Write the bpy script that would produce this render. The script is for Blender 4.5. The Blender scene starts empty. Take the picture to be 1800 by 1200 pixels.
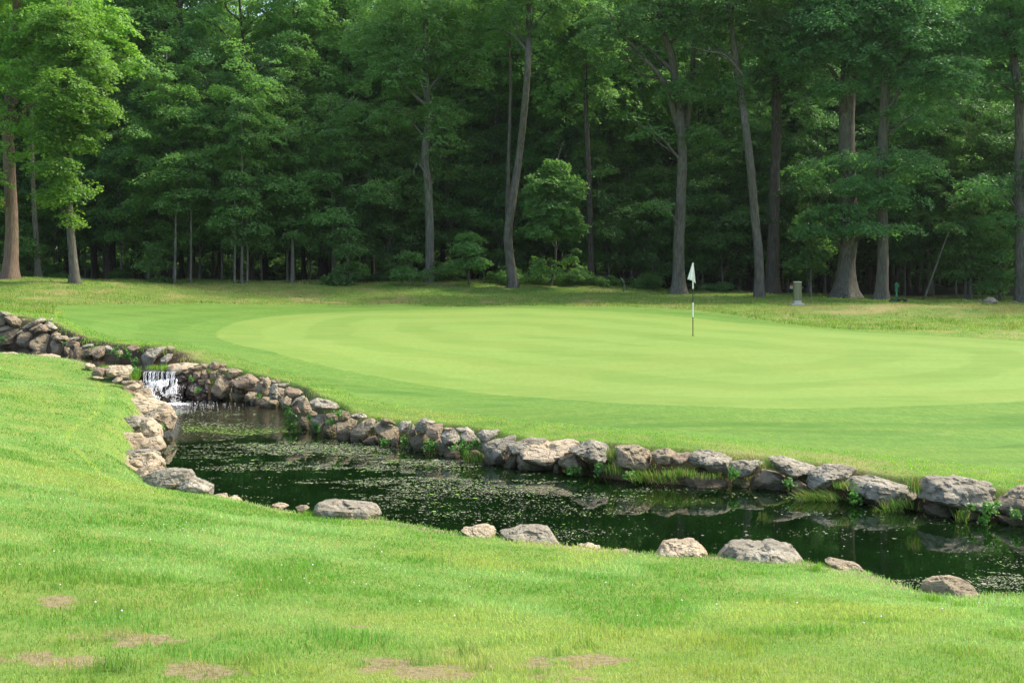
import bpy, bmesh, math, random
import numpy as np
from mathutils import Vector
random.seed(7); EXPO = 1.34
RNG = np.random.default_rng(11)
F = 2200.0; CX = 900.0; HY = 470.0          # focal length, centre column and horizon row in photo pixels
W_LOW, W_UP = -3.0, -2.36                   # water levels of the two pools (eye height = 0)
SC = bpy.context.scene
COL = SC.collection
def P(px, py, D): return ((px - CX) / F * D, D, -(py - HY) / F * D)
# ------------------------------------------------------------------ objects
def tag(o, label=None, cat=None, group=None, kind=None):
    if label: o['label'] = label
    if cat: o['category'] = cat
    if group: o['group'] = group
    if kind: o['kind'] = kind
    return o
def empty(name, loc, rz=0.0):
    o = bpy.data.objects.new(name, None); COL.objects.link(o)
    o.location = loc; o.rotation_euler = (0, 0, rz); o.empty_display_size = 0.2
    return o
def link(name, me, parent=None, loc=(0, 0, 0)):
    o = bpy.data.objects.new(name, me); COL.objects.link(o); o.location = loc
    if parent: o.parent = parent
    return o
def mesh(name, V, Fc, mat=None, smooth=True, col=None, attrs=None):
    V = np.asarray(V, dtype=np.float32); Fc = np.asarray(Fc, dtype=np.int32)
    me = bpy.data.meshes.new(name); n = len(V); m, k = Fc.shape
    me.vertices.add(n); me.vertices.foreach_set('co', V.ravel())
    me.loops.add(m * k); me.loops.foreach_set('vertex_index', Fc.ravel())
    me.polygons.add(m); me.polygons.foreach_set('loop_start', np.arange(0, m * k, k, dtype=np.int32))
    me.update(calc_edges=True)
    me.polygons.foreach_set('use_smooth', np.full(m, smooth))
    if col is not None:
        a = me.color_attributes.new('tint', 'FLOAT_COLOR', 'POINT')
        c = np.ones((n, 4), dtype=np.float32); c[:, :3] = col; a.data.foreach_set('color', c.ravel())
    if attrs:
        for kx, val in attrs.items():
            a = me.attributes.new(kx, 'FLOAT', 'POINT'); a.data.foreach_set('value', np.asarray(val, dtype=np.float32))
    if mat: me.materials.append(mat)
    return me
def join(parts):
    V = []; Q = []; n = 0
    for v, q in parts:
        V.append(v); Q.append(np.asarray(q) + n); n += len(v)
    return np.concatenate(V), np.concatenate(Q)
# ------------------------------------------------------------------ noise
_T = RNG.random((64, 64, 64))
def vnoise(p):
    p = np.asarray(p, dtype=float); i = np.floor(p).astype(int); f = p - i; f = f * f * (3 - 2 * f)
    out = 0
    for dx in (0, 1):
        for dy in (0, 1):
            for dz in (0, 1):
                w = (f[..., 0] if dx else 1 - f[..., 0]) * (f[..., 1] if dy else 1 - f[..., 1]) * (f[..., 2] if dz else 1 - f[..., 2])
                out = out + w * _T[(i[..., 0] + dx) % 64, (i[..., 1] + dy) % 64, (i[..., 2] + dz) % 64]
    return out
def fbm(p, octv=4):
    s = 0; a = .5; t = 0; p = np.asarray(p, dtype=float)
    for k in range(octv):
        s = s + a * vnoise(p * 2 ** k + 17.3 * k); t += a; a *= .5
    return s / t
def n2(x, y, s, o=0, octv=4, ay=1.0):
    return fbm(np.stack([np.asarray(x) * s + o, np.asarray(y) * s * ay + 3.1 * o, np.zeros_like(x) + o], -1), octv)
def sm(a, b, x):
    t = np.clip((x - a) / (b - a), 0, 1); return t * t * (3 - 2 * t)
# ------------------------------------------------------------------ polylines
def seg_dist(x, y, L):
    L = np.asarray(L, float); d = np.full(np.shape(x), 1e9)
    for (x0, y0), (x1, y1) in zip(L[:-1, :2], L[1:, :2]):
        vx, vy = x1 - x0, y1 - y0; t = np.clip(((x - x0) * vx + (y - y0) * vy) / (vx * vx + vy * vy + 1e-9), 0, 1)
        d = np.minimum(d, (x - x0 - t * vx) ** 2 + (y - y0 - t * vy) ** 2)
    return np.sqrt(d)
def inside(x, y, L):
    L = np.asarray(L, float); c = np.zeros(np.shape(x), bool)
    for (x0, y0), (x1, y1) in zip(L, np.roll(L, -1, 0)):
        if y0 == y1: continue
        c ^= ((y0 > y) != (y1 > y)) & (x < (x1 - x0) * (y - y0) / (y1 - y0) + x0)
    return c
def sdist(x, y, L):
    d = seg_dist(x, y, list(L) + [L[0]]); return np.where(inside(x, y, L), -d, d)
def catmull(L, n=4, closed=False):
    L = [np.asarray(p, float) for p in L]; m = len(L); out = []
    for i in range(m if closed else m - 1):
        g = (lambda j: L[j % m]) if closed else (lambda j: L[min(max(j, 0), m - 1)])
        p0, p1, p2, p3 = g(i - 1), g(i), g(i + 1), g(i + 2)
        for k in range(n):
            t = k / n
            out.append(.5 * ((2 * p1) + (-p0 + p2) * t + (2 * p0 - 5 * p1 + 4 * p2 - p3) * t * t + (-p0 + 3 * p1 - 3 * p2 + p3) * t ** 3))
    if not closed: out.append(L[-1])
    return np.array(out)
# ------------------------------------------------------------------ the two pools
def wl(px, py, W=W_LOW):
    D = -W * F / (py - HY); return ((px - CX) / F * D, D)
FWpx = [(290, 703), (380, 702), (430, 708), (470, 716), (492, 724), (505, 746), (565, 766), (650, 780), (760, 797), (880, 820), (1000, 834), (1100, 848), (1200, 855), (1330, 858), (1400, 868), (1500, 885), (1600, 900), (1700, 915), (1800, 925), (2000, 945), (2500, 990)]
FW = [wl(*p) for p in FWpx]
NW = [(-8.25, 28.2), (-7.0, 25.6), (-6.25, 22.9), (-5.75, 20.7), (-5.2, 18.5), (-3.95, 16.3), (-3.12, 14.7), (-2.15, 13.8), (-1.45, 13.7), (-.5, 12.95), (.5, 12.4), (1.34, 12.05), (2.69, 11.75), (3.22, 11.25), (3.52, 10.6), (4.25, 10.5), (6.5, 9.6), (10, 8.6)]
LOW = np.array(FW + NW[::-1])
UFpx = [(-150, 600), (0, 610), (50, 611), (100, 620), (140, 627), (200, 636), (245, 640), (290, 643), (318, 648)]
UF = [wl(x, y, W_UP) for x, y in UFpx]
UN = [(-19, 35.5), (-15.2, 33.8), (-13.3, 32.6), (-11.4, 31.2), (-9.9, 29.7), (-9.1, 28.75)]
UP = np.array(UF + [(-7.45, 28.35)] + [(-8.5, 28.35)] + UN[::-1])
WTpx = [(330, 650), (400, 655), (440, 665), (500, 688), (560, 708), (600, 728), (680, 742), (740, 745), (800, 755), (860, 764), (920, 776), (1040, 782), (1110, 787), (1250, 795), (1340, 806), (1440, 818), (1500, 832), (1550, 840), (1680, 842), (1760, 862), (1800, 868), (2000, 880), (2500, 910)]
_fwx = np.array([p[0] for p in FWpx]); _fwd = np.array([p[1] for p in FW])
def Dwall(px): return np.interp(px, _fwx, _fwd)
_ufx = np.array([p[0] for p in UFpx]); _ufd = np.array([p[1] for p in UF])
def Dwall_up(px): return np.interp(px, _ufx, _ufd)
far_c = [P(x, y, Dwall(x) + .45) for x, y in WTpx]
far_c += [P(*t) for t in [(-150, 540, 40), (0, 548, 38.5), (60, 555, 38), (95, 565, 36.8), (112, 580, 35.3), (150, 596, 33.8), (200, 604, 32.3), (300, 610, 31), (330, 630, 30), (355, 638, 29.3),
    (200, 580, 37), (380, 590, 39), (500, 552, 50), (850, 541, 50), (850, 690, 26.5), (1218, 590, 36.6), (1218, 712, 21.8), (1800, 705, 23), (1800, 600, 35.5),
    (1218, 547, 49), (500, 533, 56), (850, 535, 56), (0, 537, 46), (130, 536, 50), (-100, 490, 62), (18, 490, 62), (130, 495, 60), (500, 496, 66), (300, 497, 65), (755, 494, 67), (900, 502, 65), (1050, 508, 64), (1193, 515, 62), (1335, 522, 60),
    (1487, 527, 60), (1800, 531, 60), (1580, 541, 52), (1800, 545, 50), (1450, 562, 46), (1700, 577, 41), (2100, 540, 55), (2100, 600, 35)]]
far_c += [(-40, 90, -.9), (-20, 80, -.8), (-20, 90, -.9), (0, 80, -.95), (0, 90, -1.1), (20, 80, -1.5), (20, 90, -1.5), (40, 90, -1.5), (-32, 70, -.6), (32, 66, -1.6)]
near_c = [P(*t) for t in [(0, 1200, 5.4), (900, 1200, 5.6), (1800, 1200, 5.7), (0, 1000, 7.9), (0, 900, 10.2), (0, 800, 14), (0, 700, 20.5), (0, 640, 28), (900, 1050, 8.7), (1800, 1100, 8), (450, 1000, 8.9)]]
near_c += [(x, y - .15, -2.72) for x, y in NW[6:]] + [(-6.5, 20.8, -2.58), (-7.2, 23.9, -2.54), (-7.9, 26.2, -2.52), (-8.6, 27.4, -2.62), (-9.3, 27.6, -2.56), (-10.0, 28.2, -2.42), (-9.2, 28.6, -2.5), (-6.2, 19, -2.62), (-5.6, 17.3, -2.63), (-4.4, 15.5, -2.74)]
near_c += [(x - .1, y - .3, -2.2) for x, y in UN[:4]] + [(-10.1, 29.4, -2.28)] + [(-8, 0, -1.65), (0, 0, -1.62), (8, 0, -1.7), (0, -12, -1.6), (-25, 30, -2.0), (-20, 15, -1.9)]
def tps(ctrl):
    C = np.array(ctrl, float); n = len(C); S = 20.0
    def U(r2): return r2 * np.log(np.maximum(r2, 1e-9))
    X = C[:, :2] / S; r2 = ((X[:, None] - X[None]) ** 2).sum(-1)
    K = U(r2) + np.eye(n) * 2e-4; Pm = np.hstack([np.ones((n, 1)), X])
    A = np.block([[K, Pm], [Pm.T, np.zeros((3, 3))]]); w = np.linalg.solve(A, np.concatenate([C[:, 2], np.zeros(3)]))
    def f(x, y):
        x = np.asarray(x, float) / S; y = np.asarray(y, float) / S
        out = w[n] + w[n + 1] * x + w[n + 2] * y
        for i in range(n): out = out + w[i] * U((x - X[i, 0]) ** 2 + (y - X[i, 1]) ** 2)
        return out
    return f
_far, _near = tps(far_c), tps(near_c)
def terrain(x, y, full=False):
    x = np.asarray(x, float); y = np.asarray(y, float)
    xf = np.clip(x, -42, 42); zf = _far(xf, np.clip(y, 10, 92)); zn = _near(np.clip(x, -22, 14), np.clip(y, -14, 34))
    zf = np.clip(zf, -2.9, -.3); zn = np.clip(zn, -2.85, -1.4)
    dfar = np.minimum(seg_dist(x, y, FW), seg_dist(x, y, UF)); dnear = np.minimum(seg_dist(x, y, NW), seg_dist(x, y, UN))
    isnear = dnear < dfar
    z = np.where(isnear, zn, zf)
    z = z + (n2(x, y, .35, 5, 3) - .5) * .10 * sm(0, 2, np.minimum(dfar, dnear)) * np.where(isnear, 1, sm(50, 60, y))
    sl = sdist(x, y, LOW); su = sdist(x, y, UP)
    wob = (n2(x, y, 2.5, 9, 3) - .5) * .12
    wl_ = np.where(isnear, .12 + .85 * sm(-3.7, -4.7, x) * sm(28.4, 27.2, y), .45); 
    z = W_LOW - .12 + (z - W_LOW + .12) * sm(-.02, 1, (sl + wob * .5 - np.where(isnear, 0, .24)) / wl_)
    z = np.where(sl < 0, W_LOW - .12 - .5 * sm(0, .5, -sl), z)
    zu = np.where(su < 0, W_UP - .1 - .3 * sm(0, .4, -su), W_UP - .1 + (z - W_UP + .1) * sm(0, 1, su / np.where(isnear, .12, .5)))
    z = z + np.where(y > 105, .13 * (np.minimum(y, 230) - 105), 0)
    z = np.where((su < .5) & (sl > .05), np.where(su < 0, zu, np.minimum(z, zu)), z)
    if full: return z, sl, su, isnear
    return z
def hit(px, py, D0=4.0, D1=95.0):
    """where the view line through photo pixels meets the ground"""
    px = np.atleast_1d(np.asarray(px, float)); py = np.atleast_1d(np.asarray(py, float))
    Ds = np.geomspace(D0, D1, 500); out = np.zeros((len(px), 3))
    for i in range(len(px)):
        xs = (px[i] - CX) / F * Ds; zs = -(py[i] - HY) / F * Ds; g = terrain(xs, Ds); b = np.nonzero(zs <= g)[0]
        if len(b) == 0: k = len(Ds) - 1; D = Ds[k]
        else:
            k = b[0]
            if k == 0: D = Ds[0]
            else:
                a0 = zs[k - 1] - g[k - 1]; a1 = g[k] - zs[k]; D = Ds[k - 1] + (Ds[k] - Ds[k - 1]) * a0 / (a0 + a1 + 1e-9)
        X = (px[i] - CX) / F * D; out[i] = (X, D, float(terrain(X, D)))
    return out
# mown shapes, traced where they lie on the ground
def ground_poly(pts, n=5, D0=4.0, D1=95.): 
    w = hit([p[0] for p in pts], [p[1] for p in pts], D0, D1)[:, :2]; return catmull(w, n, True)
GREEN = ground_poly([(382, 590), (395, 575), (440, 562), (520, 553), (650, 547), (800, 543.5), (950, 543), (1080, 548), (1200, 557), (1320, 570), (1500, 583), (1650, 591), (1800, 600), (1950, 612), (2050, 640), (1980, 680), (1800, 704), (1500, 716), (1300, 716), (1100, 709), (900, 695), (700, 668), (560, 640), (470, 616), (410, 603)], D0=12)
FRINGE = ground_poly([(100, 558), (100, 545), (135, 537), (400, 534), (700, 534.5), (950, 538), (1100, 539), (1230, 547), (1320, 560), (1420, 574), (1550, 583), (1700, 592), (1850, 602), (2100, 630), (2100, 850), (1800, 832), (1500, 800), (1250, 772), (1000, 752), (850, 735), (700, 716), (600, 697), (500, 662), (430, 638), (370, 622), (300, 604), (200, 598), (150, 588), (115, 572)], D0=12)
LINE1 = hit(*zip(*[(172, 662), (180, 690), (178, 715), (163, 733), (135, 748), (119, 762), (121, 778), (143, 797), (165, 820), (190, 840), (212, 851), (235, 858)]))[:, :2]
LINE2 = hit(*zip(*[(112, 561), (121, 566), (134, 577), (147, 588)]))[:, :2]
DRY = [(120, 1052, .28), (210, 1120, .22), (50, 1155, .25), (330, 1180, .2), (700, 1170, .2), (800, 1152, .16), (870, 1165, .15), (960, 1168, .22), (1040, 1160, .18), (650, 1098, .14), (745, 1185, .15), (1000, 1185, .15)]
TUFTW = [(*hit(x, y)[0][:2], r) for x, y, r in [(737, 1165, .085), (822, 1152, .08), (800, 1132, .07), (866, 1136, .06), (985, 1153, .06), (945, 1184, .07), (1032, 1138, .06), (858, 1177, .05), (640, 1170, .07), (210, 1178, .1), (120, 1010, .09), (100, 1035, .07), (215, 1122, .06), (350, 1188, .07), (560, 1110, .06), (1105, 1120, .05)]]
DRYW = [(*hit(x, y)[0][:2], r) for x, y, r in DRY]
def straw(x, y):
    d = np.zeros(np.shape(x))
    for cx, cy, r in DRYW: d = np.maximum(d, 1 - np.sqrt(((x - cx) / (r * 3.2)) ** 2 + ((y - cy) / (r * 1.9)) ** 2))
    return sm(.3, .75, np.clip(d, 0, 1) + (n2(x, y, 6., 35, 3) - .5) * 1.6) * (d > 0)
def dryness(x, y):
    d = np.zeros(np.shape(x))
    for cx, cy, r in DRYW: d = np.maximum(d, 1 - np.sqrt(((x - cx) / (r * 1.6)) ** 2 + ((y - cy) / (r)) ** 2))
    w = n2(x, y, 3.5, 21, 4)
    w2 = n2(x, y, 9., 33, 3); return sm(.40, .82, np.clip(d, 0, 1) * .85 + (w - .5) * 3.6 + (w2 - .5) * 2.6) * (d > 0)
# ------------------------------------------------------------------ materials
def newmat(name):
    m = bpy.data.materials.new(name); m.use_nodes = True; nt = m.node_tree; nt.nodes.clear()
    out = nt.nodes.new('ShaderNodeOutputMaterial'); return m, nt, out
class NT:
    def __init__(s, nt): s.nt = nt
    def n(s, t, **kw):
        x = s.nt.nodes.new('ShaderNode' + t)
        for k, v in kw.items(): setattr(x, k, v)
        return x
    def l(s, a, b): s.nt.links.new(a, b)
    def val(s, sock, v):
        if hasattr(v, 'is_linked') or isinstance(v, bpy.types.NodeSocket): s.l(v, sock)
        else: sock.default_value = v
    def noise(s, vec, scale, detail=3, rough=.55, dist=0):
        x = s.n('TexNoise'); s.val(x.inputs['Vector'], vec); x.inputs['Scale'].default_value = scale
        x.inputs['Detail'].default_value = detail; x.inputs['Roughness'].default_value = rough; x.inputs['Distortion'].default_value = dist
        return x.outputs['Fac']
    def math(s, op, a, b=0.0, clamp=False):
        x = s.n('Math', operation=op); x.use_clamp = clamp; s.val(x.inputs[0], a); s.val(x.inputs[1], b); return x.outputs[0]
    def ramp(s, fac, lo, hi, a=0.0, b=1.0):
        x = s.n('MapRange'); x.interpolation_type = 'SMOOTHSTEP'; s.val(x.inputs['Value'], fac)
        x.inputs['From Min'].default_value = lo; x.inputs['From Max'].default_value = hi; x.inputs['To Min'].default_value = a; x.inputs['To Max'].default_value = b
        return x.outputs[0]
    def mix(s, fac, a, b, bt='MIX'):
        x = s.n('MixRGB', blend_type=bt); s.val(x.inputs[0], fac)
        for i, c in ((1, a), (2, b)):
            if isinstance(c, tuple): x.inputs[i].default_value = (*c, 1)
            else: s.l(c, x.inputs[i])
        return x.outputs[0]
    def attr(s, name, color=False):
        x = s.n('Attribute'); x.attribute_name = name; return x.outputs['Color' if color else 'Fac']
    def coord(s, kind='Object'): return s.n('TexCoord').outputs[kind]
    def pos(s): return s.n('NewGeometry').outputs['Position']
    def scale(s, v, sc):
        x = s.n('Mapping'); s.l(v, x.inputs['Vector']); x.inputs['Scale'].default_value = sc; return x.outputs[0]
    def addrand(s, v):
        oi = s.n('ObjectInfo'); m = s.n('VectorMath', operation='SCALE'); m.inputs[0].default_value = (31, 17, 23); s.l(oi.outputs['Random'], m.inputs['Scale'])
        a = s.n('VectorMath', operation='ADD'); s.l(v, a.inputs[0]); s.l(m.outputs[0], a.inputs[1]); return a.outputs[0], oi.outputs['Random']
    def bump(s, h, strength=.5, dist=.02):
        x = s.n('Bump'); s.l(h, x.inputs['Height']); x.inputs['Strength'].default_value = strength; x.inputs['Distance'].default_value = dist; return x.outputs[0]
    def bsdf(s, out, color, rough=.8, normal=None, spec=.3, **kw):
        x = s.n('BsdfPrincipled')
        if isinstance(color, tuple): x.inputs['Base Color'].default_value = (*color, 1)
        else: s.l(color, x.inputs['Base Color'])
        s.val(x.inputs['Roughness'], rough); x.inputs['Specular IOR Level'].default_value = spec
        if normal: s.l(normal, x.inputs['Normal'])
        for k, v in kw.items(): s.val(x.inputs[k.replace('_', ' ')], v)
        s.l(x.outputs[0], out.inputs['Surface']); return x
def plain(name, color, rough=.6, spec=.3, nz=0.12, sc=30, **kw):
    m, nt, out = newmat(name); h = NT(nt); c = h.coord()
    f = h.noise(c, sc, 4); d = tuple(v * (1 - nz * 2) for v in color)
    h.bsdf(out, h.mix(h.ramp(f, .3, .7), d, color), rough, h.bump(f, .2, .004), spec, **kw); return m
def leafmat(name, c0, c1, trans=.45, rough=.42, var=.35):
    """leaves and blades: diffuse + translucent, tint attribute if the mesh has one"""
    m, nt, out = newmat(name); h = NT(nt)
    oi = h.n('ObjectInfo'); g = h.n('NewGeometry')
    f = h.noise(g.outputs['Position'], .9, 3); fr = g.outputs['Random Per Island']
    col = h.mix(h.ramp(f, .3, .7), c0, c1)
    col = h.mix(h.math('MULTIPLY', fr, .5), col, tuple(v * 1.35 for v in c1))
    k = h.math('ADD', 1 - var / 2, h.math('MULTIPLY', oi.outputs['Random'], var))
    kk = h.n('VectorMath', operation='SCALE'); h.l(col, kk.inputs[0]); h.l(k, kk.inputs['Scale'])
    leafshade(h, out, kk.outputs[0], trans, rough); return m
def leafshade(h, out, col, trans, rough):
    d = h.n('BsdfPrincipled'); h.l(col, d.inputs['Base Color']); d.inputs['Roughness'].default_value = rough; d.inputs['Specular IOR Level'].default_value = .35
    t = h.n('BsdfTranslucent'); tc = h.mix(1.0, col, (1.0, 1.0, .7), 'MULTIPLY'); tb = h.n('VectorMath', operation='SCALE'); h.l(tc, tb.inputs[0]); tb.inputs['Scale'].default_value = 1.5
    h.l(tb.outputs[0], t.inputs['Color'])
    mx = h.n('MixShader'); mx.inputs[0].default_value = trans; h.l(d.outputs[0], mx.inputs[1]); h.l(t.outputs[0], mx.inputs[2]); h.l(mx.outputs[0], out.inputs['Surface'])
def tintmat(name, trans=.35, rough=.6):
    m, nt, out = newmat(name); h = NT(nt); leafshade(h, out, h.attr('tint', True), trans, rough); return m
M = {}
# ---- ground: zones from signed distances to the mown outlines
def ground_mat():
    m, nt, out = newmat('ground'); h = NT(nt); p = h.pos()
    sg, sf, soil, rough, forest, near, dry, line = [h.attr(k) for k in ('sd_green', 'sd_fringe', 'soil', 'rough', 'forest', 'near', 'dry', 'line')]
    big = h.noise(p, .35, 4); mid = h.noise(p, 2.2, 4); fine = h.noise(p, 28, 3, .7); vf = h.noise(p, 120, 2, .7)
    flat = h.scale(p, (.3, 2.0, 1)); streak = h.noise(flat, 1.0, 4)
    grain = h.math('ADD', h.math('MULTIPLY', h.noise(p, 5.5, 6, .7), .6), h.math('MULTIPLY', h.noise(h.scale(p, (15, 3, 1)), 1.0, 4, .7), .4)); gr = h.ramp(grain, .40, .60)
    # fringe: mower bands running with the green's outline, crossed by a second pass
    wob = h.math('MULTIPLY', h.math('SUBTRACT', big, .5), 1.2)
    band = h.math('SINE', h.math('MULTIPLY', h.math('ADD', sg, wob), 2.6))
    band = h.ramp(band, -.15, .15)
    rot = h.n('Mapping'); h.l(p, rot.inputs[0]); rot.inputs['Rotation'].default_value = (0, 0, math.radians(28))
    sx = h.n('SeparateXYZ'); h.l(rot.outputs[0], sx.inputs[0])
    b2 = h.ramp(h.math('SINE', h.math('MULTIPLY', h.math('ADD', sx.outputs[1], wob), 2.2)), -.12, .12)
    bb = h.math('ADD', h.math('MULTIPLY', band, .55), h.math('MULTIPLY', b2, .35)); bb = h.math('ADD', bb, h.math('MULTIPLY', h.ramp(streak, .3, .7), .3))
    c_f = h.mix(bb, FR_D, FR_L); c_f = h.mix(h.ramp(streak, .35, .7), c_f, FR_Y)
    c_f = h.mix(h.math('MULTIPLY', h.ramp(fine, .35, .7), .5), c_f, tuple(v * .6 for v in FR_D)); c_f = h.mix(h.math('MULTIPLY', h.ramp(mid, .5, .75), .35), c_f, (.185, .25, .055))
    # green
    ring = h.ramp(h.math('SINE', h.math('MULTIPLY', h.math('ADD', sg, h.math('MULTIPLY', wob, 1.6)), 2.2)), -.3, .3)
    rot2 = h.n('Mapping'); h.l(p, rot2.inputs[0]); rot2.inputs['Rotation'].default_value = (0, 0, math.radians(-12)); sx2 = h.n('SeparateXYZ'); h.l(rot2.outputs[0], sx2.inputs[0])
    b3 = h.ramp(h.math('SINE', h.math('MULTIPLY', h.math('ADD', sx2.outputs[0], wob), 3.0)), -.8, .8)
    gb = h.math('ADD', h.math('MULTIPLY', ring, .55), h.math('MULTIPLY', b3, .12)); gb = h.math('ADD', gb, h.math('MULTIPLY', h.ramp(streak, .3, .7), .5))
    c_g = h.mix(gb, GR_D, GR_L); c_g = h.mix(h.math('MULTIPLY', h.ramp(fine, .35, .7), .38), c_g, tuple(v * .68 for v in GR_D)); c_g = h.mix(h.math('MULTIPLY', h.ramp(big, .42, .62), .45), c_g, (.205, .268, .055))
    c_f = h.mix(h.math('MULTIPLY', gr, .38), c_f, tuple(v * .70 for v in FR_D)); c_g = h.mix(h.math('MULTIPLY', gr, .26), c_g, tuple(v * .80 for v in GR_D))
    c_r = h.mix(h.ramp(mid, .35, .65), RO_G, RO_Y); c_r = h.mix(h.ramp(h.noise(p, .5, 5, .6), .48, .66), c_r, RO_S)
    c_r = h.mix(h.ramp(fine, .5, .8), c_r, tuple(v * .5 for v in RO_G))
    c_s = h.mix(near, h.mix(h.ramp(mid, .35, .65), (.045, .032, .020), (.085, .062, .036)), h.mix(h.ramp(mid, .35, .65), (.22, .165, .105), (.36, .28, .185))); c_s = h.mix(h.math('MULTIPLY', h.ramp(vf, .4, .65), .6), c_s, (.07, .05, .03))
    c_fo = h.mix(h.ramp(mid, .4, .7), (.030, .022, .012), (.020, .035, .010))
    c_n = h.mix(h.ramp(mid, .3, .7), NE_D, NE_Y)
    col = h.mix(rough, c_n, c_r)
    col = h.mix(h.ramp(h.math('ADD', sf, h.math('MULTIPLY', h.math('SUBTRACT', mid, .5), .8)), .25, -.15), col, c_f); col = h.mix(h.ramp(h.math('ADD', sg, h.math('MULTIPLY', h.math('SUBTRACT', mid, .5), .25)), .08, -.06), col, c_g)
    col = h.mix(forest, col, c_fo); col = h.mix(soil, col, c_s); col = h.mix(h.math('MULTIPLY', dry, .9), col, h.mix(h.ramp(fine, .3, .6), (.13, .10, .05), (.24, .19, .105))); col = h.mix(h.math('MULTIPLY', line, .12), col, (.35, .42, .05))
    hh = h.math('ADD', h.math('MULTIPLY', fine, .7), h.math('MULTIPLY', vf, .4))
    h.bsdf(out, col, .85, h.bump(hh, .5, .02), .15); return m
FR_D, FR_L, FR_Y = (.078, .178, .022), (.138, .258, .043), (.155, .252, .038)
GR_D, GR_L = (.146, .240, .040), (.204, .302, .064)
RO_G, RO_Y, RO_S = (.09, .17, .024), (.155, .225, .04), (.24, .22, .08)
NE_D, NE_Y = (.10, .20, .03), (.17, .22, .045)
M['ground'] = ground_mat()
def stone_mat(name, a, b, c, warm=.25, moss=.3):
    m, nt, out = newmat(name); h = NT(nt); co, rnd = h.addrand(h.coord()); g = h.n('NewGeometry')
    n1 = h.noise(co, 2.2, 5, .6); n2_ = h.noise(co, 9, 6, .68); n3 = h.noise(co, 48, 4, .7)
    v = h.n('TexVoronoi', feature='DISTANCE_TO_EDGE'); wv = h.n('Mapping'); h.l(co, wv.inputs[0]); wv.inputs['Scale'].default_value = (1.5, 1.5, 3.2); wv.inputs['Rotation'].default_value = (.4, .5, .2)
    dv = h.n('VectorMath', operation='ADD'); h.l(wv.outputs[0], dv.inputs[0]); nn = h.n('TexNoise'); h.l(co, nn.inputs[0]); nn.inputs['Scale'].default_value = 3; h.l(nn.outputs['Color'], dv.inputs[1])
    h.l(dv.outputs[0], v.inputs['Vector']); v.inputs['Scale'].default_value = 1.6; crack = h.ramp(v.outputs['Distance'], .0, .035, 1, 0)
    crack = h.math('MULTIPLY', crack, h.ramp(n1, .45, .6))
    lay = h.n('Mapping'); h.l(co, lay.inputs[0]); lay.inputs['Scale'].default_value = (2.0, 2.0, 14); lay.inputs['Rotation'].default_value = (.5, .35, 0); strat = h.noise(lay.outputs[0], 2.2, 4, .6)
    col = h.mix(h.ramp(n1, .35, .65), a, b); col = h.mix(h.ramp(n2_, .50, .68), col, c)
    col = h.mix(h.math('MULTIPLY', h.ramp(strat, .45, .65), .5), col, tuple(x * .6 for x in a))
    col = h.mix(h.math('MULTIPLY', h.ramp(rnd, .35, .95), warm), col, (.33, .26, .175))
    col = h.mix(h.ramp(n3, .52, .72, 0, .6), col, tuple(x * .35 for x in a))
    col = h.mix(h.math('MULTIPLY', crack, .22), col, (.10, .08, .06))
    sp = h.n('SeparateXYZ'); h.l(g.outputs['Position'], sp.inputs[0]); sn = h.n('SeparateXYZ'); h.l(g.outputs['Normal'], sn.inputs[0])
    low = h.ramp(h.math('ADD', sp.outputs[2], h.math('MULTIPLY', n2_, .16)), W_LOW + .08, W_LOW + .30, 1, 0)
    mk = h.math('MULTIPLY', h.ramp(h.math('ADD', n2_, h.math('MULTIPLY', low, .22)), .56, .68), h.ramp(n1, .42, .55)); col = h.mix(h.math('MULTIPLY', mk, moss), col, (.075, .10, .022))
    wet = h.math('MULTIPLY', low, .62); col = h.mix(wet, col, (.045, .036, .022))
    hh = h.math('ADD', h.math('MULTIPLY', n2_, 1.0), h.math('MULTIPLY', n3, .45)); hh = h.math('ADD', hh, h.math('MULTIPLY', strat, .8)); hh = h.math('SUBTRACT', hh, h.math('MULTIPLY', crack, .3))
    h.bsdf(out, col, .85, h.bump(hh, 1.0, .05), .2); return m
M['tan'] = stone_mat('tan_stone', (.30, .240, .150), (.43, .350, .230), (.18, .145, .090), .30, .6)
M['grey'] = stone_mat('grey_stone', (.30, .265, .190), (.46, .415, .315), (.15, .135, .10), .10, .45)
M['warm'] = stone_mat('warm_stone', (.50, .395, .250), (.62, .505, .345), (.33, .255, .155), .2, .1)
M['red'] = stone_mat('reddish_stone', (.29, .215, .140), (.39, .295, .20), (.16, .115, .075), .2, .4)
M['moss'] = stone_mat('mossy_stone', (.20, .16, .095), (.28, .22, .14), (.10, .10, .05), .2, 1.0)
def wet_mat():
    m, nt, out = newmat('wet_and_shaded_stone'); h = NT(nt); co, r = h.addrand(h.coord()); a = h.noise(co, 6, 5, .65); b = h.noise(co, 26, 4, .7)
    col = h.mix(h.ramp(a, .35, .65), (.02, .016, .012), (.07, .05, .035)); hh = h.math('ADD', a, h.math('MULTIPLY', b, .5))
    h.bsdf(out, col, .22, h.bump(hh, .9, .06), .6); return m
M['wet'] = wet_mat()  # dark tone also serves the corner rock's underside stone as painted shade
def bark(name, a, b, c, sc=1.0):
    m, nt, out = newmat(name); h = NT(nt); co, r = h.addrand(h.coord()); st = h.scale(co, (9 * sc, 9 * sc, 1.6 * sc))
    f = h.noise(st, 1.6, 5, .65); g = h.noise(co, .6, 4); l = h.noise(co, 3, 3)
    col = h.mix(h.ramp(f, .35, .65), a, b); col = h.mix(h.math('MULTIPLY', h.ramp(g, .45, .65), .6), col, c); col = h.mix(h.math('MULTIPLY', h.ramp(l, .55, .7), .4), col, (.09, .12, .06))
    h.bsdf(out, col, .9, h.bump(f, .9, .05), .15); return m
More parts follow.
